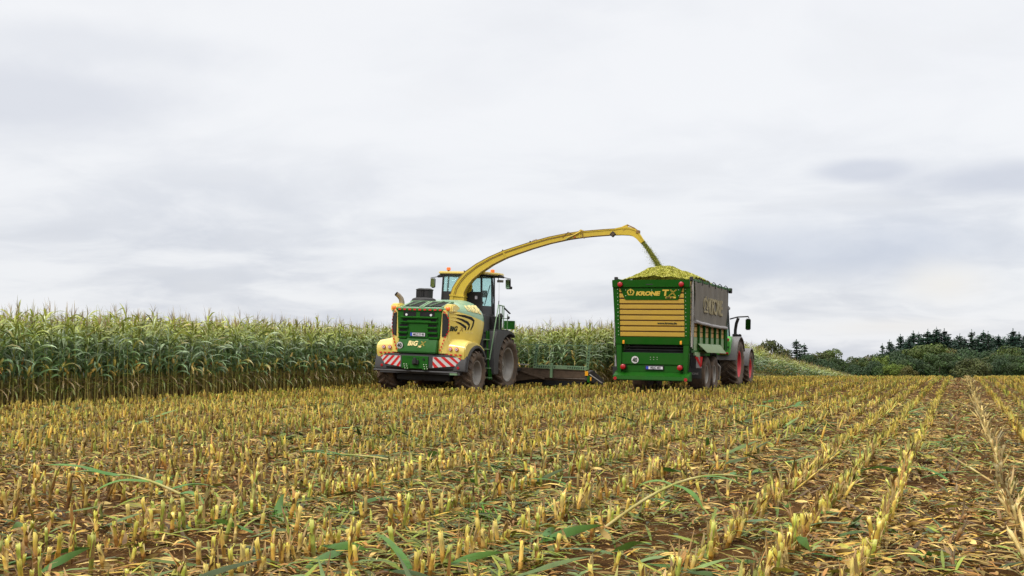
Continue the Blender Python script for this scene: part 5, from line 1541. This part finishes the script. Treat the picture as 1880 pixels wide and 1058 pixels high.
    # big green leaves lying about: each a thing
    def leaf(seed):
        rr = random.Random(seed); pb = PB()
        c = rr.choice([(.040, .12, .02), (.05, .14, .02), (.08, .17, .03), (.075, .14, .055)])
        maize_blade(pb, .05, 0, rr.uniform(.42, .72), rr.uniform(.045, .072), rr.uniform(.05, .5), rr.uniform(.3, 1.1), c, mix3(c, (.2, .28, .06), .3), 10, 2, rr, -.3, 0, rr.uniform(-1.9, 1.9))
        return mesh_np('fallen_leaf', *pb.arr(), 'green_leaf')
    lm = [leaf(k) for k in range(7)]
    # (photo column, photo row) read off the ground plane where the larger leaves lie
    spots = [(640, 1035), (720, 1050), (590, 1048), (1010, 1000), (960, 1006), (1090, 1030), (1150, 1040), (1060, 1004), (880, 1050), (1500, 985), (1555, 1040), (1640, 880), (1600, 882), (1700, 892), (1750, 900), (1720, 820), (1580, 850),
             (1450, 950), (1395, 940), (1350, 985), (1220, 880), (1250, 915), (1280, 890), (700, 850), (760, 848), (800, 860), (1040, 795), (1400, 752), (1420, 745), (1520, 790), (80, 1040), (130, 1050), (40, 1000), (360, 975), (400, 968), (420, 990), (170, 870), (260, 885), (1860, 905),
             (1300, 830), (1330, 855), (860, 900), (930, 870), (1010, 910), (480, 960), (520, 950), (1480, 1030), (1700, 1050), (1790, 1040), (670, 930), (300, 915), (900, 960)]
    for (u_, v_) in spots:
        dd = 2200 * CAM_H / (v_ - 648); xc = (u_ - 940) / 2200 * dd
        x, y = xc * CY - dd * SY, xc * SY + dd * CY
        o = bpy.data.objects.new('fallen_leaf', lm[r2.integers(len(lm))]); COL.objects.link(o)
        o.location = (x, y, float(ground_z(x, y)) + .02); o.rotation_euler = (r2.normal(0, .08), r2.normal(0, .07), r2.uniform(0, 6.28)); s = r2.uniform(.7, 1.1); o.scale = (s, s, s)
        tag(o, 'long green maize leaf lying torn off among the stubble', 'fallen leaf', 'large green maize leaves lying on the field')
    # broken maize plants lying on the stubble
    def lying(seed, L, leaves):
        rr = random.Random(seed); st, fo = PB(), PB()
        n = 10; path = []
        pts = []
        for i in range(n + 1):
            s = i / n
            pts.append((s * L, .05 * math.sin(s * 3), .06 + leaves[0][3] * math.sin(s * math.pi * .62)))
        m = 6; o = 0
        for i, p in enumerate(pts):
            rad = .014 * (1 - .5 * i / n)
            c = mix3((.42, .33, .10), (.18, .25, .05), i / n) if i % 3 else (.45, .38, .16)
            for k in range(m):
                a = 2 * math.pi * k / m
                st.v.append((p[0], p[1] + rad * math.cos(a), p[2] + rad * math.sin(a))); st.c.append(c)
        for i in range(n):
            for k in range(m): st.q.append((i * m + k, i * m + (k + 1) % m, (i + 1) * m + (k + 1) % m, (i + 1) * m + k))
        for (s, az, LL, _, e0, dr, W) in leaves:
            i = int(s * n); p = pts[i]
            c = rr.choice([(.06, .16, .03), (.08, .19, .035), (.11, .21, .045)])
            maize_blade(fo, p[2], az, LL, W, e0, dr, c, mix3(c, (.2, .3, .06), .3), 9, 2, rr, p[0], p[1], rr.uniform(-.5, .5))
        return st, fo
    def place(name, label, u_, v_, ang, parts):
        dd = 2200 * CAM_H / (v_ - 648); xc = (u_ - 940) / 2200 * dd
        x, y = xc * CY - dd * SY, xc * SY + dd * CY
        o = empty(name, (x, y, float(ground_z(x, y))), (0, 0, YAW + R(ang)))
        tag(o, label, 'broken maize plant')
        for n_, p, m_ in (('stalk', parts[0], 'maize_dry'), ('leaf', parts[1], 'green_leaf')): obj_np(n_, p.arr(), m_, o)
    place('broken_maize_plant', 'snapped maize plant with two broad green leaves raised above the stubble, lower left foreground', 370, 940, 160,
          lying(1, .95, [(.9, .35, .60, .22, .35, .55, .085), (.85, -.15, .62, 0, .12, .35, .085), (.5, .5, .5, 0, .2, 1.1, .07), (.4, -.9, .45, 0, .2, .9, .07), (.2, 2.6, .5, 0, .3, 1.0, .06), (.3, -2.3, .45, 0, .3, 1.0, .06)]))
    place('broken_maize_plant', 'long maize stalk with green leaves leaning over the stubble beside the bare wheel track', 1110, 985, 20,
          lying(2, 1.15, [(.9, .9, .34, .34, .2, 1.2, .045), (.75, -.5, .36, 0, .1, 1.0, .05), (.55, 2.4, .30, 0, .4, 1.4, .045), (.5, -1.3, .36, 0, .0, 1.2, .05), (.3, .2, .32, 0, .0, .6, .045)]))
    place('broken_maize_plant', 'flattened maize plant with dark green leaves lying across the rows behind the trailer', 1395, 770, 30,
          lying(3, 1.2, [(.8, .5, .5, .16, .5, .9, .09), (.6, -.5, .5, 0, .4, 1.0, .09), (.4, 2.4, .5, 0, .5, 1.0, .09)]))
    place('broken_maize_plant', 'long thin maize stalk with curved leaves lying in the middle of the foreground', 760, 862, 172,
          lying(4, 1.0, [(.8, .3, .5, .10, .3, .6, .07), (.5, -.4, .55, 0, .1, .5, .07), (.9, -.2, .5, 0, .2, .5, .07)]))
    # small weeds
    def weed(seed):
        rr = random.Random(seed); pb = PB()
        for k in range(60):
            a = rr.uniform(0, 6.28); q = rr.uniform(0, .14)
            c = rr.choice([(.10, .24, .03), (.14, .30, .04), (.08, .19, .03)])
            maize_blade(pb, .01, a, rr.uniform(.05, .15), .012, rr.uniform(.3, 1.4), rr.uniform(.2, 1.2), c, c, 3, 1, rr, q * math.cos(a * 3), q * math.sin(a * 3))
        return mesh_np('weed', *pb.arr(), 'green_leaf')
    for (u_, v_, lb) in ((622, 950, 'feathery bright green weed tuft beside the bare soil'), (885, 955, 'low green weed tuft among litter in the centre foreground'), (520, 965, 'spreading green weed patch between cut stalks, left foreground')):
        dd = 2200 * CAM_H / (v_ - 648); xc = (u_ - 940) / 2200 * dd
        o = bpy.data.objects.new('weed', weed(u_)); COL.objects.link(o); o.location = (xc * CY - dd * SY, xc * SY + dd * CY, .0)
        tag(o, lb, 'weed')
build_litter()

# ================================================================== TREES
def card(V, Q, C, p, n, s, c, r):
    a = Vector(n).orthogonal().normalized(); b = Vector(n).normalized().cross(a)
    t = r.uniform(0, 6.28); a, b = a * math.cos(t) + b * math.sin(t), b * math.cos(t) - a * math.sin(t)
    o = len(V); p = Vector(p)
    for q in (p - a * s - b * s * .5, p + a * s - b * s * .35, p + a * s * .8 + b * s * .5, p - a * s * .7 + b * s * .45): V.append(tuple(q)); C.append(c)
    Q.append((o, o + 1, o + 2, o + 3))
def trunk_arr(h, r0, limbs, seed):
    pb = PB(); r = random.Random(seed)
    c = (.085, .065, .05)
    pb.tube([(0, 0, 0), (.1, 0, h * .5), (0, .05, h)], [r0, r0 * .7, r0 * .25], 7, [c] * 3)
    for k in range(limbs):
        a = r.uniform(0, 6.28); z = h * r.uniform(.3, .8); L = h * r.uniform(.2, .4); rr = r0 * .3
        o = len(pb.v)
        for i in range(4):
            s = i / 3; x, y, zz = math.cos(a) * L * s, math.sin(a) * L * s, z + L * s * .8
            for j in range(4):
                b = j * math.pi / 2; pb.v.append((x + rr * (1 - .7 * s) * math.cos(b), y + rr * (1 - .7 * s) * math.sin(b), zz)); pb.c.append(c)
        for i in range(3):
            for j in range(4): pb.q.append((o + i * 4 + j, o + i * 4 + (j + 1) % 4, o + i * 4 + 4 + (j + 1) % 4, o + i * 4 + 4 + j))
    return pb.arr()
def broadleaf(seed, h, w, col, n=5200):
    r = random.Random(seed); V, Q, C = [], [], []
    lobes = []
    for k in range(30):
        a = r.uniform(0, 6.28); z = r.uniform(.10, .95) * h; q = math.sqrt(r.random()) * w * .5 * math.sin(math.pi * min(.94, .28 + .62 * (z / h))) ** .7
        lobes.append((q * math.cos(a), q * math.sin(a), z, r.uniform(.10, .22) * w, r.uniform(.72, 1.3)))
    lobes.append((0, 0, h * .9, .16 * w, 1.0))
    tot = sum(l[3] ** 2 for l in lobes)
    for x, y, z, rad, k in lobes:
        for i in range(int(n * rad * rad / tot)):
            d = Vector((r.gauss(0, 1), r.gauss(0, 1), r.gauss(0, .8) + .25)).normalized()
            q = rad * r.uniform(.55, 1.08) ** .6
            p = (x + d.x * q, y + d.y * q, max(.3, z + d.z * q * .8))
            kk = k * r.uniform(.7, 1.35)
            n_ = (d + Vector((r.gauss(0, .5), r.gauss(0, .5), r.gauss(0, .5)))).normalized()
            card(V, Q, C, p, n_, r.uniform(.15, .30) * (h / 9) ** .3, tuple(v * kk * r.uniform(.9, 1.1) for v in col), r)
    return np.array(V), np.array(Q), np.array(C)
def conifer(seed, h, w, col, gap=.0):
    r = random.Random(seed); V, Q, C = [], [], []
    tiers = int(h * 2.4)
    for t in range(tiers):
        s = t / tiers
        z = h * (.10 + .88 * s)
        Rr = w * .5 * (1 - s) ** .8 * r.uniform(.62, 1.15) + .15
        nb = r.randint(8, 11)
        for b in range(nb):
            if r.random() < gap: continue
            a = r.uniform(0, 6.28); L = Rr * r.uniform(.55, 1.2); dr = r.uniform(.05, .35) - .45 * (s > .8)
            k = r.uniform(.7, 1.3)
            m = max(3, int(L * 6))
            for i in range(m):
                q = (i + .6) / m
                for g in range(2):
                    p = (math.cos(a) * L * q + r.gauss(0, .09), math.sin(a) * L * q + r.gauss(0, .09), z - dr * L * q + .12 * L * q * q + r.gauss(0, .07))
                    card(V, Q, C, p, (r.gauss(0, .5), r.gauss(0, .5), 1), r.uniform(.13, .25), tuple(v * k * r.uniform(.85, 1.15) for v in col), r)
    for i in range(10): card(V, Q, C, (r.gauss(0, .03), r.gauss(0, .03), h * (.96 + .006 * i)), (r.gauss(0, 1), r.gauss(0, 1), .2), .10, col, r)
    return np.array(V), np.array(Q), np.array(C)
def build_trees():
    r2 = np.random.default_rng(41)
    def kit(crown, h, r0, limbs, seed):
        return (mesh_np('trunk', *trunk_arr(h, r0, limbs, seed), 'maize_dry'), mesh_np('crown', *crown, 'tree_leaf', smooth=False), h)
    con = [kit(conifer(k, 12, (7.6, 8.6, 6.4, 9.0, 7.4)[k], ((.036, .074, .050), (.040, .084, .052), (.050, .096, .058), (.036, .074, .052), (.044, .078, .050))[k], (.0, .05, .1, .12, .3)[k]), 11.6, .22, 0, k) for k in range(5)]
    bro = [kit(broadleaf(10 + k, 9, (10.5, 9, 11, 8.5, 10, 9)[k], ((.045, .078, .022), (.070, .098, .022), (.034, .062, .025), (.12, .17, .028), (.080, .095, .030), (.095, .092, .025))[k]), 7.6, .28, 7, 10 + k) for k in range(6)]
    def put(kits, i, u, vtop, dist, name, label, cat, group, wide=1.0):
        xc = (u - 940) / 2200 * dist
        x, y = xc * CY - dist * SY, xc * SY + dist * CY
        g = float(ground_z(x, y)) - .2
        top = CAM_H + (648 - vtop) / 2200 * dist
        tr, cr, h = kits[i]
        full = {True: 12.0, False: 9.0}[kits is con]
        s = (top - g) / full * (.90 if vtop > 638 and u < 1565 else 1)
        wide = wide * (1.28 if kits is con else 1.0)
        o = empty(name, (x, y, g), (0, 0, r2.uniform(0, 6.28)))
        k = s * wide
        o.scale = (k, k, s)
        tag(o, label, cat, group)
        for n, me in (('trunk', tr), ('crown', cr)):
            c = bpy.data.objects.new(n, me); c.parent = o; COL.objects.link(c)
    CG, BG = 'dark conifers standing above the wood on the right', 'broadleaved trees massed along the edge of the wood'
    cl = 'dark blue green conifer rising above the broadleaved wood on the right'
    for u, v, i, dist, w in ((1620, 632, 2, 300, .8), (1633, 625, 2, 300, .8), (1653, 615, 0, 290, .9), (1668, 620, 3, 280, 1.0), (1677, 609, 1, 285, 1), (1687, 611, 0, 290, 1), (1703, 606, 1, 285, 1.05), (1714, 610, 3, 300, 1), (1720, 602, 0, 285, 1.1), (1734, 605, 3, 285, 1.0), (1742, 615, 4, 295, .9),
                          (1762, 614, 4, 275, 1.1), (1771, 620, 3, 280, 1.0), (1784, 607, 4, 280, 1.0), (1793, 620, 2, 285, .9), (1806, 608, 1, 280, 1.15), (1814, 610, 4, 275, 1.0), (1823, 618, 3, 290, .9), (1833, 615, 0, 280, 1.0), (1841, 620, 2, 290, .8), (1851, 621, 1, 290, .9), (1860, 605, 3, 280, 1.05), (1871, 611, 1, 285, 1), (1882, 614, 0, 285, 1), (1897, 610, 1, 285, 1), (1695, 618, 2, 295, 1), (1756, 626, 0, 290, 1), (1848, 628, 1, 285, .9)):
        put(con, i, u, v, dist, 'conifer', cl, 'conifer', CG, w)
    for q in range(22):
        put(con, int(r2.integers(0, 4)), 1640 + q * 12 + r2.uniform(-5, 5), 624 - 6 * min(1, q / 6) + r2.uniform(-3, 6), 305, 'conifer', cl, 'conifer', CG, 1.1)
    put(con, 4, 1462, 624, 260, 'conifer', 'lone dark conifer with open upswept branches above the maize crest', 'conifer', None, 1.25)
    put(con, 2, 1477, 631, 262, 'conifer', 'slim dark conifer just right of the open branched conifer on the crest', 'conifer', None, 1.0)
    bl = 'rounded dull green broadleaved tree in the edge of the wood beyond the field'
    for u, v, i, dist, w in ((1575, 661, 1, 270, .8), (1590, 658, 5, 262, .9), (1610, 652, 0, 255, 1.0), (1630, 654, 3, 250, .9), (1645, 653, 2, 240, .9), (1668, 649, 2, 262, 1.0), (1690, 646, 1, 258, 1.1), (1722, 639, 1, 262, 1.3), (1705, 652, 0, 240, 1.0), (1735, 650, 0, 240, 1.1), (1752, 648, 5, 258, 1.0), (1768, 647, 2, 245, 1.0),
                          (1785, 655, 0, 240, .9), (1808, 651, 2, 262, 1.0), (1826, 651, 4, 252, .9), (1846, 644, 1, 262, .9), (1850, 652, 0, 245, 1.0), (1868, 642, 2, 262, 1.0), (1878, 655, 0, 240, 1.0), (1895, 654, 2, 250, 1.0), (1660, 662, 0, 232, 1.0), (1690, 664, 2, 232, 1.0), (1725, 664, 0, 230, 1.1), (1756, 668, 2, 230, 1), (1830, 664, 2, 230, 1), (1865, 668, 0, 228, 1.1), (1600, 668, 2, 235, .9), (1625, 672, 0, 230, 1.0), (1640, 668, 3, 228, .9), (1580, 668, 1, 240, .9), (1898, 664, 0, 228, 1.1), (1570, 674, 2, 232, 1)):
        put(bro, i, u, v, dist, 'broadleaved_tree', bl, 'tree', BG, w)
    put(bro, 4, 1794, 660, 215, 'broadleaved_tree', 'olive brown bushy tree standing in front of the dark wood', 'tree', None, 1.25)
    put(bro, 3, 1850, 636, 268, 'broadleaved_tree', 'bright yellow green treetop showing among the dark conifers', 'tree', None, .7)
    put(bro, 5, 1671, 676, 212, 'broadleaved_tree', 'small brownish tree with pale trunks at the foot of the wood', 'tree', None, .9)
    HG = 'broadleaved trees half hidden behind the maize crest'
    hl = 'grey green broadleaved tree whose crown shows above the far maize'
    for u, v, i, dist, w in ((1440, 641, 5, 270, .7), (1500, 641, 4, 260, 1.0), (1517, 640, 1, 268, .9), (1488, 650, 2, 255, .8), (1530, 652, 0, 255, .9), (1546, 657, 2, 258, .8), (1560, 664, 1, 258, .7), (1512, 658, 2, 245, .9), (1540, 668, 0, 240, .9), (1557, 674, 2, 238, .9)):
        put(bro, i, u, v, dist, 'broadleaved_tree', hl, 'tree', HG, w)
    put(bro, 4, 1408, 627, 250, 'broadleaved_tree', 'lone rounded tree peeping over the maize, nearest the tractor', 'tree', None, .75)
    tw = MB('plank_tan')
    return
build_trees()
